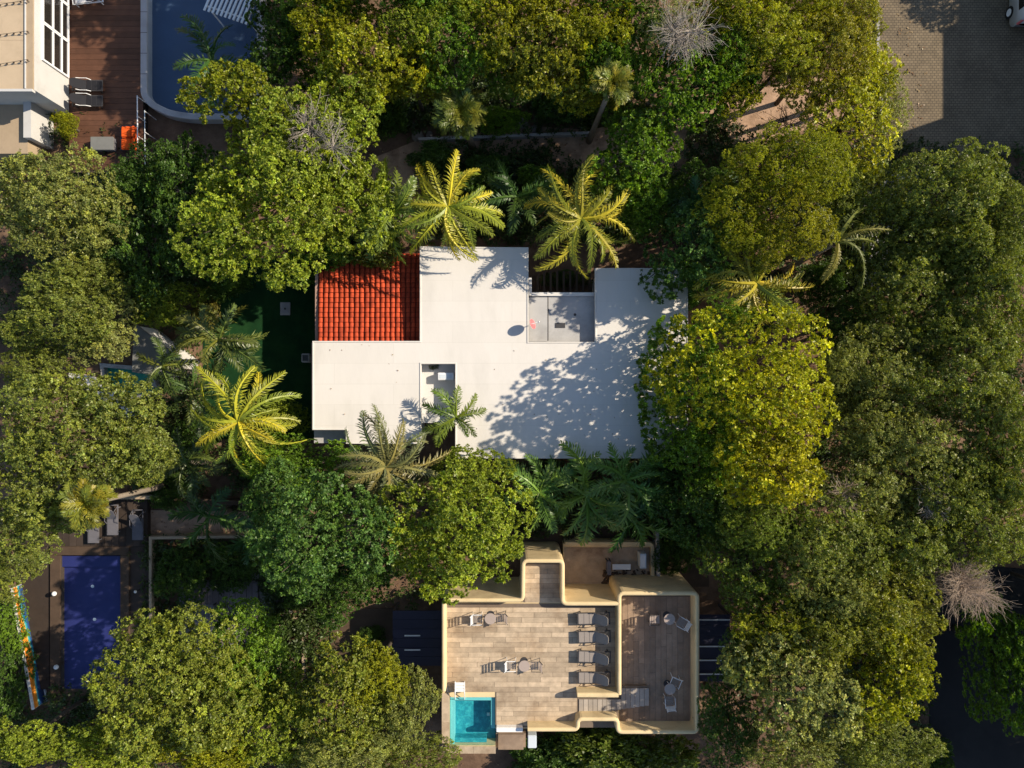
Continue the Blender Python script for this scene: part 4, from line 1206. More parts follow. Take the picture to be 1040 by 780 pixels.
# tints (leaf albedo)
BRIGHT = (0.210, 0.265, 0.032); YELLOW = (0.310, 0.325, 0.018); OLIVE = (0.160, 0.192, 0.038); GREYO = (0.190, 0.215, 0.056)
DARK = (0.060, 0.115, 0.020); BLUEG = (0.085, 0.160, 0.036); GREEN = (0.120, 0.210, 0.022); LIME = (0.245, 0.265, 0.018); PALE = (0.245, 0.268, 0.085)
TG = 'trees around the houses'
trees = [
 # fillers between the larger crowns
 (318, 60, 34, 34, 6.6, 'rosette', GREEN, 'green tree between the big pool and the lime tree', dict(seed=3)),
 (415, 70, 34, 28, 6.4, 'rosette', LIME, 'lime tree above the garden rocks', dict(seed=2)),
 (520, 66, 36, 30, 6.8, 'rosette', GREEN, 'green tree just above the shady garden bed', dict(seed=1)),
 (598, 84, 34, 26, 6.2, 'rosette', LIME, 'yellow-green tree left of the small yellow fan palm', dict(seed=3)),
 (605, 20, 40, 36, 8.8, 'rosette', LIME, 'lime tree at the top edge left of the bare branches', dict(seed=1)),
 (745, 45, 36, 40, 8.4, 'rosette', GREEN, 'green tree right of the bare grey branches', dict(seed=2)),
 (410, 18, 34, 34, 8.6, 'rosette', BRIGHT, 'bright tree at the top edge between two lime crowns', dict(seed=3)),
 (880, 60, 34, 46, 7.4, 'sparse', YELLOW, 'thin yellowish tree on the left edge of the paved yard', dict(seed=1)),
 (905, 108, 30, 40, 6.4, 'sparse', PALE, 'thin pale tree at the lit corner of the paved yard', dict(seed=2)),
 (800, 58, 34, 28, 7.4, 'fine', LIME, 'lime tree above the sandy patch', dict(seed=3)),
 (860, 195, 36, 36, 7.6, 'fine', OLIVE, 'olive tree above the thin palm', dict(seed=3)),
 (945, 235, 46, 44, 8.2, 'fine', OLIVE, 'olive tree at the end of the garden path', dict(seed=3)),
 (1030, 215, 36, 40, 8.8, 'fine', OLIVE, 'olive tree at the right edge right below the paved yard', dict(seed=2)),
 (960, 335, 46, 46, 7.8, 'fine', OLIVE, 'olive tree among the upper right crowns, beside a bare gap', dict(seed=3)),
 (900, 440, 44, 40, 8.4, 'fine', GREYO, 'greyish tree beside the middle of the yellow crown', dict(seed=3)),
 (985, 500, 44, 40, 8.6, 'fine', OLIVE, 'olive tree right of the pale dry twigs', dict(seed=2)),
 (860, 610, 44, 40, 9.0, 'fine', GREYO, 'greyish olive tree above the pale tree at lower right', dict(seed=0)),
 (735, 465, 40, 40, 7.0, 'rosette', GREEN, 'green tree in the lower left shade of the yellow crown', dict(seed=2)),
 (738, 322, 30, 26, 8.6, 'airy', GREEN, 'small green tree added between roof corner and golden palm to shade the roof', dict(seed=3)),  # added crown, placed and raised to cast shade on the white roof
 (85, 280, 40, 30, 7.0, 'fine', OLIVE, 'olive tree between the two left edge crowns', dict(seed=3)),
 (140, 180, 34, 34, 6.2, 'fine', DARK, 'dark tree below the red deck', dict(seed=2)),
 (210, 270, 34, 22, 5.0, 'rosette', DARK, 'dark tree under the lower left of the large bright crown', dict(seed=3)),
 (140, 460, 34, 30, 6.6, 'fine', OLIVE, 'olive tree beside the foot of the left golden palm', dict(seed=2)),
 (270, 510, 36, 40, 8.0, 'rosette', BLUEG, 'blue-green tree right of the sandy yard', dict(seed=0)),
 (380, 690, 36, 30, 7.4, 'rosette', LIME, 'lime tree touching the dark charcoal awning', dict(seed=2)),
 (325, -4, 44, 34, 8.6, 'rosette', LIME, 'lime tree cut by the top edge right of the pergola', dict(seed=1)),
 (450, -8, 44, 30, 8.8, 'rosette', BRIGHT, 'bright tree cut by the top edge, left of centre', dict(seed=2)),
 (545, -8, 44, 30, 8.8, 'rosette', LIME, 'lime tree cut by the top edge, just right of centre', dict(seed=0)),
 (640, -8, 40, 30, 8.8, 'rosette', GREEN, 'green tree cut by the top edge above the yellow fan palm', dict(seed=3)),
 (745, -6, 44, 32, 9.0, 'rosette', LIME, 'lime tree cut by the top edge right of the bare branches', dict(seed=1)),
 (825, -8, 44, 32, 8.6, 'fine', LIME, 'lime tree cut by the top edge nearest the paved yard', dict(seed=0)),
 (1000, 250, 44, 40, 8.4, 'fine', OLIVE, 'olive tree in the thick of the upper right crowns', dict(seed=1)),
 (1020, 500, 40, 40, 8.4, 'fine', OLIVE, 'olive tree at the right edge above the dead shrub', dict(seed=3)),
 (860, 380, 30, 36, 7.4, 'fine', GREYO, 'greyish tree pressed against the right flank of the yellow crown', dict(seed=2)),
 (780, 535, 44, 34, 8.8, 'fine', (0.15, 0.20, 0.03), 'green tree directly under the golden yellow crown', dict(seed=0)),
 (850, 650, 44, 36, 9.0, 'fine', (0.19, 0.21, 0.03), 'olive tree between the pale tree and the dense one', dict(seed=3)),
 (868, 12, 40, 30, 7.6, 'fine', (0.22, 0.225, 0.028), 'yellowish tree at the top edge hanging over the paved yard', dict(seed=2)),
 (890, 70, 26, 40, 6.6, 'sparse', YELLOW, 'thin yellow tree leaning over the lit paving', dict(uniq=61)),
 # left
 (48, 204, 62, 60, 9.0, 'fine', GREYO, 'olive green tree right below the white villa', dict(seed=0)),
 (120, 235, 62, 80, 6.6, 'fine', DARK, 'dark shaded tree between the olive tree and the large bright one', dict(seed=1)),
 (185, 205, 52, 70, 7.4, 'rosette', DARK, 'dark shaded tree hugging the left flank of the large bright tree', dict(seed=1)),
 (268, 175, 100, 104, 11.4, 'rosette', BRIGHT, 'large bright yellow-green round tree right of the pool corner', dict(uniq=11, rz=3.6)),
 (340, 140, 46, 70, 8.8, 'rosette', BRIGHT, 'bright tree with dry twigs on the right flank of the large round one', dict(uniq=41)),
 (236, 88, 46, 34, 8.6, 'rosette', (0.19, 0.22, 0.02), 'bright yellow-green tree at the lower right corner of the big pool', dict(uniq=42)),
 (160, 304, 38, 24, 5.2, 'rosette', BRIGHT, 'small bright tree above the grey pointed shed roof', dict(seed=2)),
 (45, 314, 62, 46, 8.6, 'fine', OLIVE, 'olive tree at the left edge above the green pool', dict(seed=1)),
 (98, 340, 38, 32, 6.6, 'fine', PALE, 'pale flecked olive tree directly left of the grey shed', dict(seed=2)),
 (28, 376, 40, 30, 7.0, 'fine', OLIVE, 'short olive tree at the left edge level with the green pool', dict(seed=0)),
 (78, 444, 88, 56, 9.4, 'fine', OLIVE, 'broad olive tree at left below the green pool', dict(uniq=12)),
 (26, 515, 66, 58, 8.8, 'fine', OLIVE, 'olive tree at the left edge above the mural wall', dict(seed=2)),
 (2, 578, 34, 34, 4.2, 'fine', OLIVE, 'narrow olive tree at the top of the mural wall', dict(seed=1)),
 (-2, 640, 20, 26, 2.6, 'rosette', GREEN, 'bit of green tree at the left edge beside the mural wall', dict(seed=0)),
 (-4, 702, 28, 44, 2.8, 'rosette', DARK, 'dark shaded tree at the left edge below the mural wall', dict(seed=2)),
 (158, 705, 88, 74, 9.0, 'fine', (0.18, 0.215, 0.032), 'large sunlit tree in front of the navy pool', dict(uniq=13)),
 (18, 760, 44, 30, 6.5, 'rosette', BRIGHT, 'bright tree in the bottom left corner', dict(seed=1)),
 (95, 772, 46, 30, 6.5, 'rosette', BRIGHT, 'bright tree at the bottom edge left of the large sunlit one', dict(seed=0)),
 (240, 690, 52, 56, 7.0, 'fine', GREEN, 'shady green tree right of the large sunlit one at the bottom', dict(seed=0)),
 (268, 742, 40, 48, 7.4, 'rosette', BRIGHT, 'bright tree at the bottom between two larger crowns', dict(seed=2)),
 (346, 712, 60, 54, 8.2, 'rosette', (0.18, 0.21, 0.032), 'yellow-green tree below the stone planter kerb', dict(uniq=14)),
 (408, 722, 36, 46, 6.6, 'fine', GREYO, 'greyish tree against the pool corner of the terrace building', dict(seed=1)),
 (340, 772, 60, 34, 7.4, 'fine', GREYO, 'greyish tree at the bottom edge left of the plunge pool', dict(seed=2)),
 (412, 782, 46, 22, 5.4, 'fine', OLIVE, 'olive tree at the bottom edge below the plunge pool', dict(seed=0)),
 (205, 768, 50, 34, 7.4, 'rosette', LIME, 'lime green tree at the bottom edge left of centre', dict(seed=1)),
 # centre bottom
 (300, 480, 56, 36, 7.0, 'rosette', GREEN, 'fresh green tree at the lower left corner of the white house', dict(seed=0)),
 (308, 554, 68, 64, 12.2, 'rosette', BLUEG, 'blue-green shaded tree left of the bright one by the terrace', dict(uniq=15)),
 (352, 592, 50, 40, 9.0, 'rosette', DARK, 'dark tree in front of the stone planter kerb', dict(seed=1)),
 (474, 548, 78, 78, 11.4, 'rosette', BRIGHT, 'bright round tree overhanging the corner of the roof terrace', dict(uniq=51, rz=2.6)),
 (478, 478, 40, 28, 6.2, 'rosette', BRIGHT, 'small bright tree at the bottom edge of the white roof', dict(seed=2)),
 # top band
 (280, 28, 44, 46, 7.2, 'rosette', DARK, 'dark tree at the top edge beside the slatted pergola', dict(seed=0)),
 (372, 42, 64, 54, 9.2, 'rosette', LIME, 'lime green tree at the top edge above the large bright tree', dict(uniq=17)),
 (455, 26, 48, 48, 8.4, 'rosette', GREEN, 'green tree at the top edge above the round fan palm', dict(seed=2)),
 (500, 20, 40, 40, 8.6, 'rosette', LIME, 'lime green tree at the top edge, centre', dict(seed=0)),
 (560, 34, 60, 50, 9.0, 'rosette', (0.20, 0.215, 0.024), 'olive yellow tree at the top edge right of centre', dict(uniq=18)),
 (630, 50, 44, 52, 8.2, 'rosette', GREEN, 'green tree at the top left of the bare grey branches', dict(seed=1)),
 (690, 18, 60, 34, 9.0, 'sparse', PALE, 'thin pale tree with bare grey branches at the top edge', dict(seed=0)),
 (704, 80, 62, 42, 8.2, 'rosette', GREEN, 'fresh green tree above the sandy path', dict(uniq=19)),
 (748, 84, 28, 26, 7.2, 'rosette', LIME, 'yellowish tree at the left end of the sandy patch', dict(seed=2)),
 (645, 142, 48, 60, 7.2, 'rosette', GREEN, 'fresh green tree right of the second golden palm', dict(uniq=20)),
 (655, 205, 40, 34, 5.6, 'rosette', GREEN, 'low green tree right below the golden palm tips', dict(seed=0)),
 (790, 28, 58, 46, 9.0, 'fine', LIME, 'lime tree at the top edge left of the paved yard', dict(seed=1)),
 (850, 40, 50, 50, 8.6, 'fine', (0.22, 0.215, 0.028), 'yellowish tree at the top edge beside the paved yard', dict(seed=0)),
 (870, 118, 56, 56, 7.6, 'sparse', YELLOW, 'thin yellow leaved tree on the corner of the paved yard', dict(uniq=21)),
 # right
 (748, 205, 36, 30, 9.0, 'puff', LIME, 'puffy lime tree above the right golden palm', dict(seed=0)),
 (772, 165, 36, 32, 9.4, 'puff', LIME, 'puffy yellow-green tree with bare twigs beside it', dict(seed=1)),
 (830, 160, 48, 44, 10.0, 'puff', LIME, 'larger puffy yellow-green tree right of the bare twigs', dict(seed=2)),
 (815, 225, 44, 40, 10.0, 'puff', (0.26, 0.26, 0.018), 'puffy yellow tree between the two right palms', dict(seed=1)),
 (765, 240, 36, 28, 9.0, 'puff', LIME, 'puffy lime tree touching the right golden palm', dict(seed=2)),
 (712, 238, 50, 62, 9.0, 'airy', BLUEG, 'deep green tree at the upper right corner of the white roof', dict(uniq=44, rz=3.4, low=-0.7)),
 (722, 188, 36, 30, 6.0, 'rosette', DARK, 'dark green tree just below the sandy path', dict(seed=1)),
 (900, 215, 46, 62, 7.6, 'fine', OLIVE, 'olive tree right of the thin palm', dict(seed=0)),
 (985, 192, 66, 60, 9.6, 'fine', OLIVE, 'olive tree on the lower edge of the paved yard', dict(seed=1)),
 (935, 290, 60, 56, 7.8, 'fine', OLIVE, 'olive tree right of the square tank', dict(seed=2)),
 (1022, 290, 50, 66, 8.8, 'fine', OLIVE, 'olive tree at the right edge below the paved yard', dict(seed=0)),
 (860, 330, 40, 36, 5.0, 'fine', DARK, 'dark low tree right of the golden palm', dict(seed=1)),
 (990, 385, 64, 60, 9.0, 'fine', OLIVE, 'olive tree in the middle of the right edge group', dict(seed=1)),
 (905, 385, 56, 58, 8.0, 'fine', GREYO, 'greyish olive tree right of the large yellow tree', dict(seed=0)),
 (1035, 445, 46, 60, 9.4, 'fine', OLIVE, 'olive tree cut by the right edge at mid height', dict(seed=2)),
 (945, 465, 60, 54, 8.6, 'fine', GREYO, 'greyish olive tree with pale dry patches on the right', dict(seed=2)),
 (885, 490, 54, 50, 8.4, 'fine', GREYO, 'greyish tree directly right of the golden yellow crown', dict(seed=1)),
 (1010, 540, 56, 50, 8.8, 'fine', OLIVE, 'olive tree above the dead brown shrub', dict(seed=0)),
 (935, 550, 54, 52, 8.6, 'fine', OLIVE, 'olive tree left of the dead brown shrub', dict(seed=1)),
 (780, 390, 94, 78, 12.8, 'airy', YELLOW, 'large yellow-green tree overhanging the right end of the white roof', dict(uniq=31, rz=4.2, low=-0.6)),
 (800, 474, 64, 60, 11.6, 'rosette', (0.32, 0.315, 0.018), 'golden yellow tree just below the large yellow-green one', dict(uniq=43)),
 (706, 398, 50, 80, 9.6, 'airy', GREEN, 'green tree leaning over the right edge of the white roof', dict(uniq=32, rz=3.2, low=-0.75)),
 (718, 508, 56, 58, 6.4, 'fine', DARK, 'dark shaded tree below the large yellow crown', dict(seed=0)),
 (770, 582, 56, 60, 7.4, 'fine', (0.12, 0.165, 0.025), 'green tree right of the lane beside the cream building', dict(seed=1)),
 (845, 560, 58, 54, 9.0, 'fine', OLIVE, 'olive green tree below the large yellow crown', dict(seed=2)),
 (905, 625, 62, 52, 9.2, 'fine', (0.185, 0.2, 0.03), 'dense olive tree left of the dark road', dict(seed=0)),
 (800, 640, 54, 40, 8.0, 'rosette', (0.20, 0.22, 0.022), 'yellow tipped tree right of the dark navy awning', dict(seed=1)),
 (766, 668, 30, 44, 6.8, 'fine', DARK, 'dark tree squeezed between the awning and the pale tree', dict(seed=1)),
 (810, 705, 64, 62, 9.2, 'rosette', PALE, 'pale grey-green tree at lower right', dict(uniq=33)),
 (910, 690, 48, 56, 8.8, 'rosette', LIME, 'lime yellow tree along the left side of the road', dict(uniq=34)),
 (900, 765, 58, 34, 7.8, 'fine', OLIVE, 'olive tree at the bottom edge beside the road', dict(seed=2)),
 (820, 775, 56, 28, 8.0, 'fine', GREYO, 'greyish tree at the bottom edge below the pale tree', dict(seed=1)),
 (748, 742, 36, 46, 6.4, 'fine', DARK, 'dark tree right of the lower terrace corner', dict(seed=2)),
 (1030, 672, 36, 68, 6.0, 'rosette', GREEN, 'green tree at the right edge beside the road', dict(seed=0)),
 (640, 772, 66, 32, 3.6, 'big', (0.10, 0.14, 0.02), 'large-leaved green tree below the terrace parapet', dict(seed=1)),
 (560, 778, 40, 22, 2.4, 'big', DARK, 'dark large-leaved tree at the bottom edge below the terrace', dict(seed=2)),
]
for i, (x, y, rx, ry, zt, ty, ti, lab, kw) in enumerate(trees):
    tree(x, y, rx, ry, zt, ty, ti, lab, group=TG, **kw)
# trees just beyond the right edge that shade the road
for i, (x, y, r, zt) in enumerate(((1150, 560, 70, 8.5), (1160, 650, 70, 8.5), (1150, 740, 70, 8.5), (1240, 500, 80, 9.5), (1260, 590, 80, 9.5), (1250, 690, 110, 9.5), (1250, 790, 110, 9.5), (1300, 740, 110, 9.0), (1310, 640, 110, 9.0), (1350, 560, 90, 10.5), (1350, 680, 90, 10.5), (1100, 610, 40, 6), (1089, -79, 45, 4.8))):
    tree(x, y, r, r, zt, 'fine', OLIVE, 'olive tree just beyond the right edge of the view', group='roadside trees beyond the right edge', seed=i)

for i, (x, y, r, zt) in enumerate(((300, -90, 70, 10.5), (380, -100, 74, 11.0), (460, -110, 70, 11.0), (270, -190, 80, 11.0), (360, -210, 80, 11.5), (450, -230, 80, 11.5), (420, -45, 50, 9.5), (330, -40, 46, 9.0))):
    tree(x, y, r, r, zt, 'fine', GREEN, 'green tree just beyond the top edge of the view', group='trees beyond the top edge', seed=i)

# bare grey branches and the dead shrub
def bare(label, px, py, z, rpx, n, m, name, seed, rpy=None, base=0.0, th=0.009):
    p = P(px, py, z)
    t = Thing(name, label, 'shrub', (p.x, p.y, base), None)
    rng = np.random.default_rng(seed); mb = MB()
    r = S(rpx, z)
    for k in range(5):
        c = (rng.normal(0, r * 0.25), rng.normal(0, r * 0.25), z - base - r * 0.55)
        twig_bush(mb, c, r * 0.9, rng, n // 5, 0.06, th, 0.32)
    t.part('branches', mb, m, local=True, smooth=True)
    t.part('stem', MB().tube([(0, 0, 0), (0.05, 0, (z - base) * 0.5), (0, 0, z - base - r * 0.5)], [0.09, 0.07, 0.05], 6), m, local=True)
bare('dead brown leafless shrub at the edge of the dark road', 985, 596, 7.6, 34, 330, M['dead_twig'], 'dead_shrub', 1, th=0.0065)
bare('bare grey branch tangle in the pale tree at the top edge', 697, 26, 9.3, 36, 150, M['pale_bark'], 'bare_shrub', 2)
bare('bare grey twigs on top of the large bright tree', 316, 122, 9.3, 34, 120, M['pale_bark'], 'bare_shrub', 3)
bare('dark leafless branching shrub on the sandy patch', 797, 122, 4.0, 22, 40, M['bark'], 'bare_shrub', 4)
bare('dry brown twigs amid the greyish olive crowns', 862, 505, 7.8, 24, 80, M['dead_twig'], 'bare_shrub', 5)
bare('pale dry twigs amid the right hand olive crowns', 950, 510, 7.9, 22, 60, M['pale_bark'], 'bare_shrub', 6)

# ---- palms
def frond_mesh(name, L, droop, lift, ll, nl, width, hang, seed, vshape=0.35):
    rng = np.random.default_rng(seed)
    def pt(t):
        return Vector((L * (t - 0.10 * droop * t ** 3), L * 0.20 * math.sin(t * 2 + seed * 1.7) * t, L * (lift * t - droop * t * t)))
    mb = MB()
    ts = [i / 9 for i in range(10)]
    mb.tube([pt(t) for t in ts], [0.035 * (1 - t) + 0.008 for t in ts], 4, cap=False)
    nr_faces = len(mb.f)
    for i in range(nl):
        t = 0.13 + 0.87 * (i / (nl - 1)) ** 0.95
        p = pt(t); d = (pt(min(t + 0.02, 1)) - pt(max(t - 0.02, 0))).normalized()
        side0 = d.cross(Vector((0, 0, 1))).normalized(); up = side0.cross(d)
        l = ll * (math.sin(math.pi * (0.12 + 0.83 * t)) ** 0.6) * rng.uniform(0.85, 1.15)
        fw = 0.45 + 0.75 * t
        for sg in (1, -1):
            dr = (side0 * sg + d * fw + up * (vshape + rng.normal(0, 0.28)) + d * rng.normal(0, 0.25)).normalized()
            m1 = p + dr * l * 0.5
            e = m1 + (dr + Vector((0, 0, -hang * rng.uniform(0.4, 1.6)))).normalized() * l * 0.5
            wv = dr.cross(up).normalized().lerp(d, 0.4).normalized() * width * 0.5
            k = len(mb.v)
            mb.v += [tuple(p + wv * 0.6), tuple(p - wv * 0.6), tuple(m1 + wv), tuple(m1 - wv), tuple(e)]
            mb.f += [(k, k + 1, k + 3, k + 2), (k + 2, k + 3, k + 4)]
    me = mb.mesh(name, M['palm_leaf'])
    n = len(mb.v)
    c = np.ones((n, 4), np.float32)
    c[:, :3] *= (1 + rng.normal(0, 0.12, (n, 1))).astype(np.float32)
    c[:40, :3] = (1.5, 1.4, 1.2)
    at = me.attributes.new('tint', 'FLOAT_COLOR', 'POINT'); at.data.foreach_set('color', c.reshape(-1))
    return me
FRONDS = {}
def fronds(kind):
    if kind not in FRONDS:
        if kind == 'coco':
            FRONDS[kind] = [frond_mesh('frond', 1.0, 0.42 + 0.14 * k, 0.40 + 0.04 * k, 0.20, 34, 0.017, 1.6, k, 0.3) for k in range(6)]
        elif kind == 'areca':
            FRONDS[kind] = [frond_mesh('frond', 1.0, 0.55 + 0.1 * k, 0.65, 0.25, 24, 0.036, 0.7, 10 + k) for k in range(3)]
        else:
            FRONDS[kind] = [frond_mesh('frond', 1.0, 0.35 + 0.1 * k, 0.55, 0.34, 22, 0.05, 0.35, 20 + k, 0.2) for k in range(3)]
    return FRONDS[kind]
def palm(px, py, z, lpx, n, kind, tint, label, seed, name='palm_tree', up=1.0, group='palms around the white house', az=None):
    p = P(px, py, z)
    L = S(lpx, z)
    rr = random.Random(seed)
    t = Thing(name, label, 'palm', (p.x, p.y, 0), group)
    fm = fronds(kind)
    for i in range(n):
        a_ = 2 * math.pi * (i * 0.381966 if az is None else i / n) + rr.uniform(-0.3, 0.3)
        lvl = i / max(n - 1, 1)                      # 0 = lowest ring, 1 = youngest
        pitch = (0.30 - 0.62 * lvl * up) + rr.uniform(-0.1, 0.1)
        s = L * (1.08 - 0.25 * lvl ** 3) * rr.uniform(0.75, 1.12)
        o = link('frond', fm[i % len(fm)], t.e, (0, 0, z), (rr.uniform(-1.0, 1.0), pitch, a_), (s, s, s))
        v = rr.uniform(0.7, 1.2); yl = rr.uniform(0.5, 1.12)
        o.color = (tint[0] * v * yl, tint[1] * v * (0.5 + 0.5 * yl), tint[2] * v, 1)
    lean = (rr.uniform(-0.4, 0.4), rr.uniform(-0.4, 0.4))
    tr = MB().tube([(lean[0], lean[1], -0.05), (lean[0] * 0.6, lean[1] * 0.6, z * 0.4), (0, 0, z + 0.02)], [0.19, 0.13, 0.11], 10)
    t.part('trunk', tr, M['palm_bark'], smooth=True, local=True)
    cs = MB()
    for k in range(7):
        a_ = k * 0.9; q = Vector((math.cos(a_) * 0.17, math.sin(a_) * 0.17, z - 0.15))
        cs.tube([q + Vector((0, 0, -0.09)), q, q + Vector((0, 0, 0.09))], [0.03, 0.085, 0.03], 8)
    if kind == 'coco':
        t.part('fruit_bunch', cs, M['trim'], smooth=True, local=True)
    return t
GOLD = (0.39, 0.355, 0.03); PGREEN = (0.115, 0.16, 0.022); PDARK = (0.05, 0.105, 0.02); PGREY = (0.20, 0.18, 0.06)
palm(455, 210, 5.9, 58, 26, 'coco', GOLD, 'golden palm over the joint of red tiles and white roof', 1)
palm(590, 222, 5.9, 60, 26, 'coco', (0.37, 0.32, 0.03), 'golden palm above the recessed grey patio', 2)
palm(768, 288, 6.6, 56, 22, 'coco', (0.32, 0.28, 0.03), 'golden palm right of the white roof', 3)
palm(243, 428, 6.6, 62, 24, 'coco', (0.38, 0.34, 0.025), 'golden palm between the turf and the broad olive tree', 4)
palm(392, 474, 7.6, 60, 26, 'coco', PGREY, 'grey-green palm at the lower edge of the white roof', 5)
palm(463, 424, 4.6, 34, 9, 'areca', (0.14, 0.185, 0.02), 'small fresh green palm in the light well gap', 6, az=1)
palm(850, 246, 7.8, 52, 10, 'coco', (0.17, 0.16, 0.03), 'thin long-stemmed palm left of the square tank', 7)
palm(222, 345, 4.6, 48, 16, 'areca', (0.15, 0.165, 0.03), 'bushy pale green palm at the edge of the turf', 8)
palm(195, 395, 3.6, 40, 12, 'areca', (0.10, 0.13, 0.025), 'low green palm left of the turf', 9)
palm(165, 372, 4.0, 34, 9, 'areca', (0.12, 0.145, 0.025), 'low palm beside the green pool', 10)
palm(215, 62, 4.4, 50, 9, 'areca', PDARK, 'dark green palm standing in the corner of the big pool', 11)
palm(548, 500, 4.4, 50, 14, 'areca', (0.13, 0.21, 0.03), 'dark palm below the lower edge of the white roof, leftmost of four', 12)
palm(596, 503, 4.4, 52, 14, 'areca', (0.15, 0.23, 0.028), 'green palm below the white roof, second of four', 13)
palm(636, 488, 4.4, 50, 14, 'areca', (0.12, 0.20, 0.03), 'dark palm below the white roof, third of four', 14)
palm(640, 522, 3.4, 42, 10, 'broad', (0.08, 0.15, 0.02), 'dark broad palm just above the stained lower roof', 15)
palm(212, 525, 2.6, 44, 8, 'broad', PDARK, 'dark broad-fronded palm over the shady sandy yard', 16)
palm(270, 545, 2.4, 40, 9, 'broad', PDARK, 'dark palm at the right end of the tan L-shaped wall', 17)
palm(398, 216, 5.6, 50, 18, 'areca', (0.15, 0.19, 0.025), 'green palm left of the golden palm by the red tiles', 18)
palm(525, 200, 3.0, 44, 11, 'areca', (0.075, 0.125, 0.02), 'low green palm between the two golden palms', 19)
palm(720, 215, 5.0, 44, 11, 'broad', (0.05, 0.11, 0.03), 'dark feathery palm right of the second golden palm', 20)
palm(190, 470, 3.2, 36, 10, 'areca', (0.08, 0.11, 0.022), 'low palm at the foot of the left golden palm', 21)
palm(467, 113, 5.6, 26, 60, 'broad', (0.17, 0.18, 0.022), 'round dense fan palm in the shady garden', 22, 'fan_palm', 1.6)
palm(88, 512, 8.6, 25, 60, 'broad', (0.24, 0.21, 0.018), 'round yellow fan palm beside the grey loungers', 23, 'fan_palm', 1.6)
palm(622, 84, 8.4, 22, 44, 'broad', (0.22, 0.20, 0.018), 'small yellow fan palm in the shadow at the top trees', 24, 'fan_palm', 1.6)

# ---- shrubs
SG = 'garden shrubs'
shrubs = [(62, 122, 14, 13, 2.6, 'rosette', LIME, 'small round yellow shrub at the corner of the white villa'), (300, 272, 26, 16, 2.6, 'big', GREEN, 'green shrub at the upper left corner of the red tiles'),
          (345, 256, 30, 18, 4.2, 'big', GREEN, 'green shrub overhanging the top of the red tiles'), (345, 238, 34, 26, 3.6, 'big', DARK, 'dark shrub above the red tiled roof'),
          (385, 246, 28, 18, 4.8, 'big', (0.11, 0.14, 0.02), 'leafy shrub just left of the golden palm stem'), (548, 185, 26, 18, 2.2, 'big', GREEN, 'low shrub between the two golden palms'),
          (495, 172, 26, 20, 2.0, 'big', DARK, 'dark low shrub right of the first golden palm'), (440, 160, 26, 14, 1.8, 'big', DARK, 'dark low shrub behind the first golden palm'),
          (585, 100, 34, 20, 2.6, 'big', DARK, 'dark shrub below the top edge trees'), (395, 118, 18, 24, 2.4, 'rosette', DARK, 'dark shrub among the garden rocks'),
          (510, 118, 26, 14, 2.0, 'rosette', GREEN, 'small green shrub along the garden kerb'), (700, 282, 22, 22, 4.2, 'big', GREEN, 'green shrub at the top right corner of the white roof'),
          (230, 285, 24, 20, 2.6, 'rosette', DARK, 'dark shrub at the top end of the turf'), (205, 318, 16, 26, 2.8, 'rosette', (0.14, 0.13, 0.03), 'small flowering shrub left of the turf'),
          (285, 420, 26, 22, 2.8, 'rosette', BRIGHT, 'bright shrub right of the golden palm tip'), (265, 470, 30, 26, 2.8, 'rosette', GREEN, 'green shrub right below the left golden palm'),
          (195, 440, 26, 26, 2.2, 'rosette', DARK, 'dark shrub left of the golden palm stem'), (170, 500, 30, 18, 1.8, 'rosette', DARK, 'dark low shrub behind the grey loungers'),
          (185, 590, 28, 30, 1.8, 'rosette', DARK, 'dark low shrub inside the tan L-shaped wall'), (235, 575, 30, 24, 1.7, 'rosette', DARK, 'dark low shrub right of the L-shaped wall'),
          (270, 660, 22, 26, 1.8, 'rosette', DARK, 'dark low shrub left of the planter kerb'), (375, 650, 18, 12, 1.4, 'rosette', DARK, 'dark small shrub on the yard paving'),
          (300, 600, 24, 20, 2.4, 'rosette', BLUEG, 'blue-green shrub above the planter kerb'), (680, 470, 30, 26, 4.6, 'fine', DARK, 'dark shrub at the lower right corner of the white roof'),
          (690, 560, 24, 24, 2.6, 'fine', DARK, 'dark shrub beside the lane wall'), (880, 175, 24, 12, 2.0, 'fine', OLIVE, 'low olive shrub at the garden path'),
          (575, 282, 26, 9, 1.4, 'rosette', DARK, 'dark hedge shrub in the recessed court of the white house'), (760, 320, 26, 18, 3.6, 'rosette', DARK, 'dark shrub below the right golden palm'),
          (842, 285, 24, 20, 3.0, 'fine', DARK, 'dark shrub under the thin palm'), (965, 250, 40, 26, 3.6, 'fine', DARK, 'dark shrub in the gap of the right olive trees'),
          (596, 748, 22, 8, 1.6, 'big', DARK, 'dark shrub in the notch below the ramp'), (960, 780, 22, 20, 2.0, 'fine', DARK, 'dark shrub at the bottom end of the road'),
          (440, 373, 6, 3, 3.25, 'fine', DARK, 'tiny planted shrub at the top of the light well')]
for i, (x, y, rx, ry, zt, ty, ti, lab) in enumerate(shrubs):
    tree(x, y, rx, ry, zt, ty, ti, lab, name='leafy_shrub', group=SG, seed=i, flat=0.7)

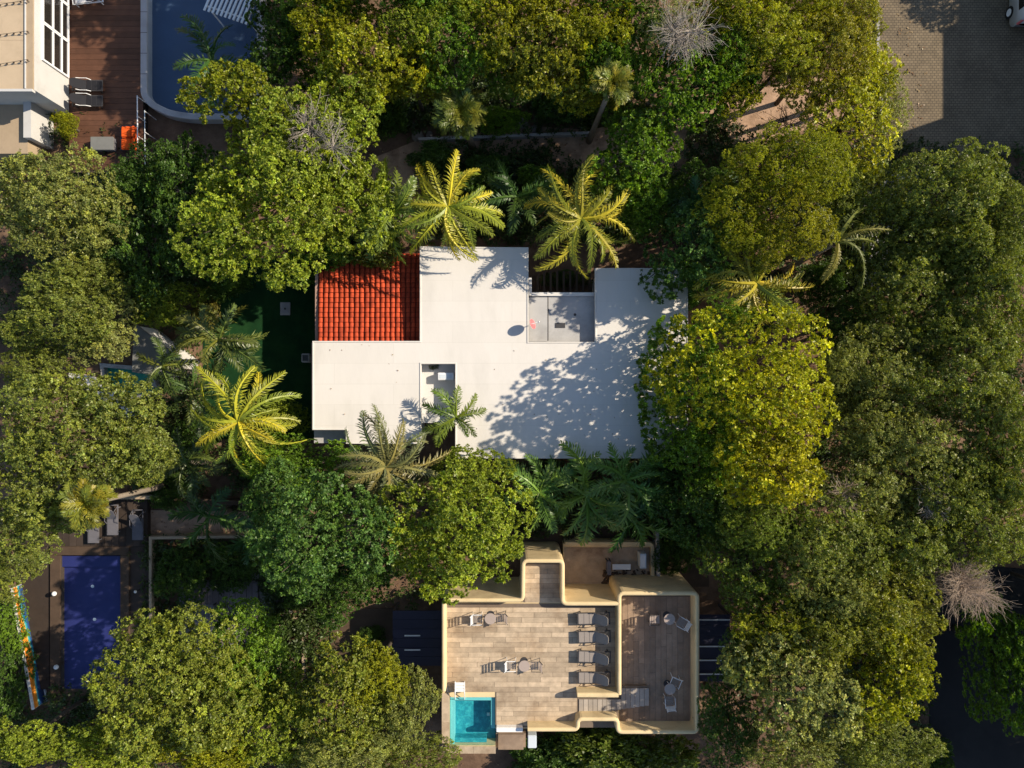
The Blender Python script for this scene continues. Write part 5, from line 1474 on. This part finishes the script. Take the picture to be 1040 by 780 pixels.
# ---- ground cover
rng = np.random.default_rng(77)
areas = [((380, 60), (640, 135), 420), ((430, 150), (640, 250), 350), ((640, 110), (880, 300), 500), ((840, 150), (1040, 420), 500), ((820, 420), (960, 780), 400),
         ((140, 250), (215, 500), 380), ((0, 120), (140, 360), 300), ((150, 550), (340, 700), 420), ((0, 690), (400, 780), 300), ((230, 440), (480, 640), 360), ((640, 470), (760, 780), 300), ((500, 470), (660, 540), 140), ((520, 750), (700, 790), 120)]
pp = []
for (x0, y0), (x1, y1), n in areas:
    pp.append(np.stack([rng.uniform(x0, x1, n), rng.uniform(y0, y1, n)], 1))
pp = np.concatenate(pp)
world_xy = np.stack([(pp[:, 0] - CX) / F * HC, (CY - pp[:, 1]) / F * HC], 1)
def blocked(px, py):
    for (x0, y0, x1, y1) in ((200, 260, 322, 450), (316, 245, 712, 470), (445, 545, 745, 770), (40, 500, 152, 700), (180, 588, 264, 674), (336, 616, 455, 678), (560, 130, 700, 170), (740, 85, 850, 140), (885, 0, 1040, 150), (100, 325, 190, 410), (150, 518, 262, 548), (945, 560, 1040, 780)):
        if x0 < px < x1 and y0 < py < y1:
            return True
    return False
keep = np.array([not blocked(*q) for q in pp]); world_xy = world_xy[keep]
n = len(world_xy); K = 9
pos = np.repeat(np.concatenate([world_xy, rng.uniform(0.1, 0.5, (n, 1))], 1), K, 0) + rng.normal(0, 1, (n * K, 3)) * np.array([0.3, 0.3, 0.08])
pos[:, 2] = np.abs(pos[:, 2]) + 0.05
nor = nrm(rng.normal(0, 0.5, (n * K, 3)) + np.array([0, 0, 1.0]))
q = leaf_arrays(pos, nor, 0.2, 0.09, 6, rng, (30, 18))
tn = np.repeat(np.repeat(1 + rng.normal(0, 0.2, (n, 1)), K, 0), 6, 0) * np.ones((1, 3)) * (1 + rng.normal(0, 0.12, (len(q), 1)))
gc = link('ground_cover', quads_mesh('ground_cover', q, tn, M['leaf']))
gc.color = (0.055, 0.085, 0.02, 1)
tag(gc, 'low leafy ground cover on the shaded soil', 'ground cover', kind='stuff')
n = 5000
lx_, ly_ = rng.uniform(120, 940, n), rng.uniform(0, 780, n)
ok = np.array([not any(x0 < x < x1 and y0 < y < y1 for (x0, y0, x1, y1) in ((120, -10, 262, 180), (200, 255, 716, 475), (440, 540, 745, 775), (100, 500, 152, 705), (180, 588, 264, 674), (395, 616, 455, 680), (100, 325, 190, 410), (150, 540, 260, 552)))
               for x, y in zip(lx_, ly_)])
pos = np.stack([(lx_ - CX) / F * HC, (CY - ly_) / F * HC, rng.uniform(0.045, 0.07, n)], 1)[ok]
nor = nrm(rng.normal(0, 0.25, (len(pos), 3)) + np.array([0, 0, 1.0]))
q = leaf_arrays(pos, nor, 0.11, 0.065, 2, rng, (5, 8))
pal = np.array([[0.30, 0.17, 0.07], [0.22, 0.11, 0.05], [0.36, 0.26, 0.12], [0.16, 0.10, 0.06]])
lt = link('leaf_litter', quads_mesh('leaf_litter', q, pal[rng.integers(0, 4, len(q))] * (1 + rng.normal(0, 0.15, (len(q), 1))), M['leaf']))
tag(lt, 'fallen brown leaves scattered over soil, path and paving', 'leaf litter', kind='stuff')
n = 45
lx_, ly_ = rng.uniform(330, 690, n), rng.uniform(350, 460, n)
ok = ~((lx_ > 420) & (lx_ < 470)) & ~((lx_ < 425) & (ly_ > 430))
pos = np.stack([(lx_ - CX) / F * (HC - ZR), (CY - ly_) / F * (HC - ZR), np.full(n, ZR + 0.02)], 1)[ok]
nor = nrm(rng.normal(0, 0.2, (len(pos), 3)) + np.array([0, 0, 1.0]))
q = leaf_arrays(pos, nor, 0.08, 0.045, 1, rng, (5, 8))
lr = link('leaf_litter', quads_mesh('leaf_litter', q, pal[rng.integers(0, 4, len(q))], M['leaf']))
tag(lr, 'few fallen brown leaves lying on the white roof', 'leaf litter', kind='stuff')
print('LEAVES', LEAFCOUNT[0])
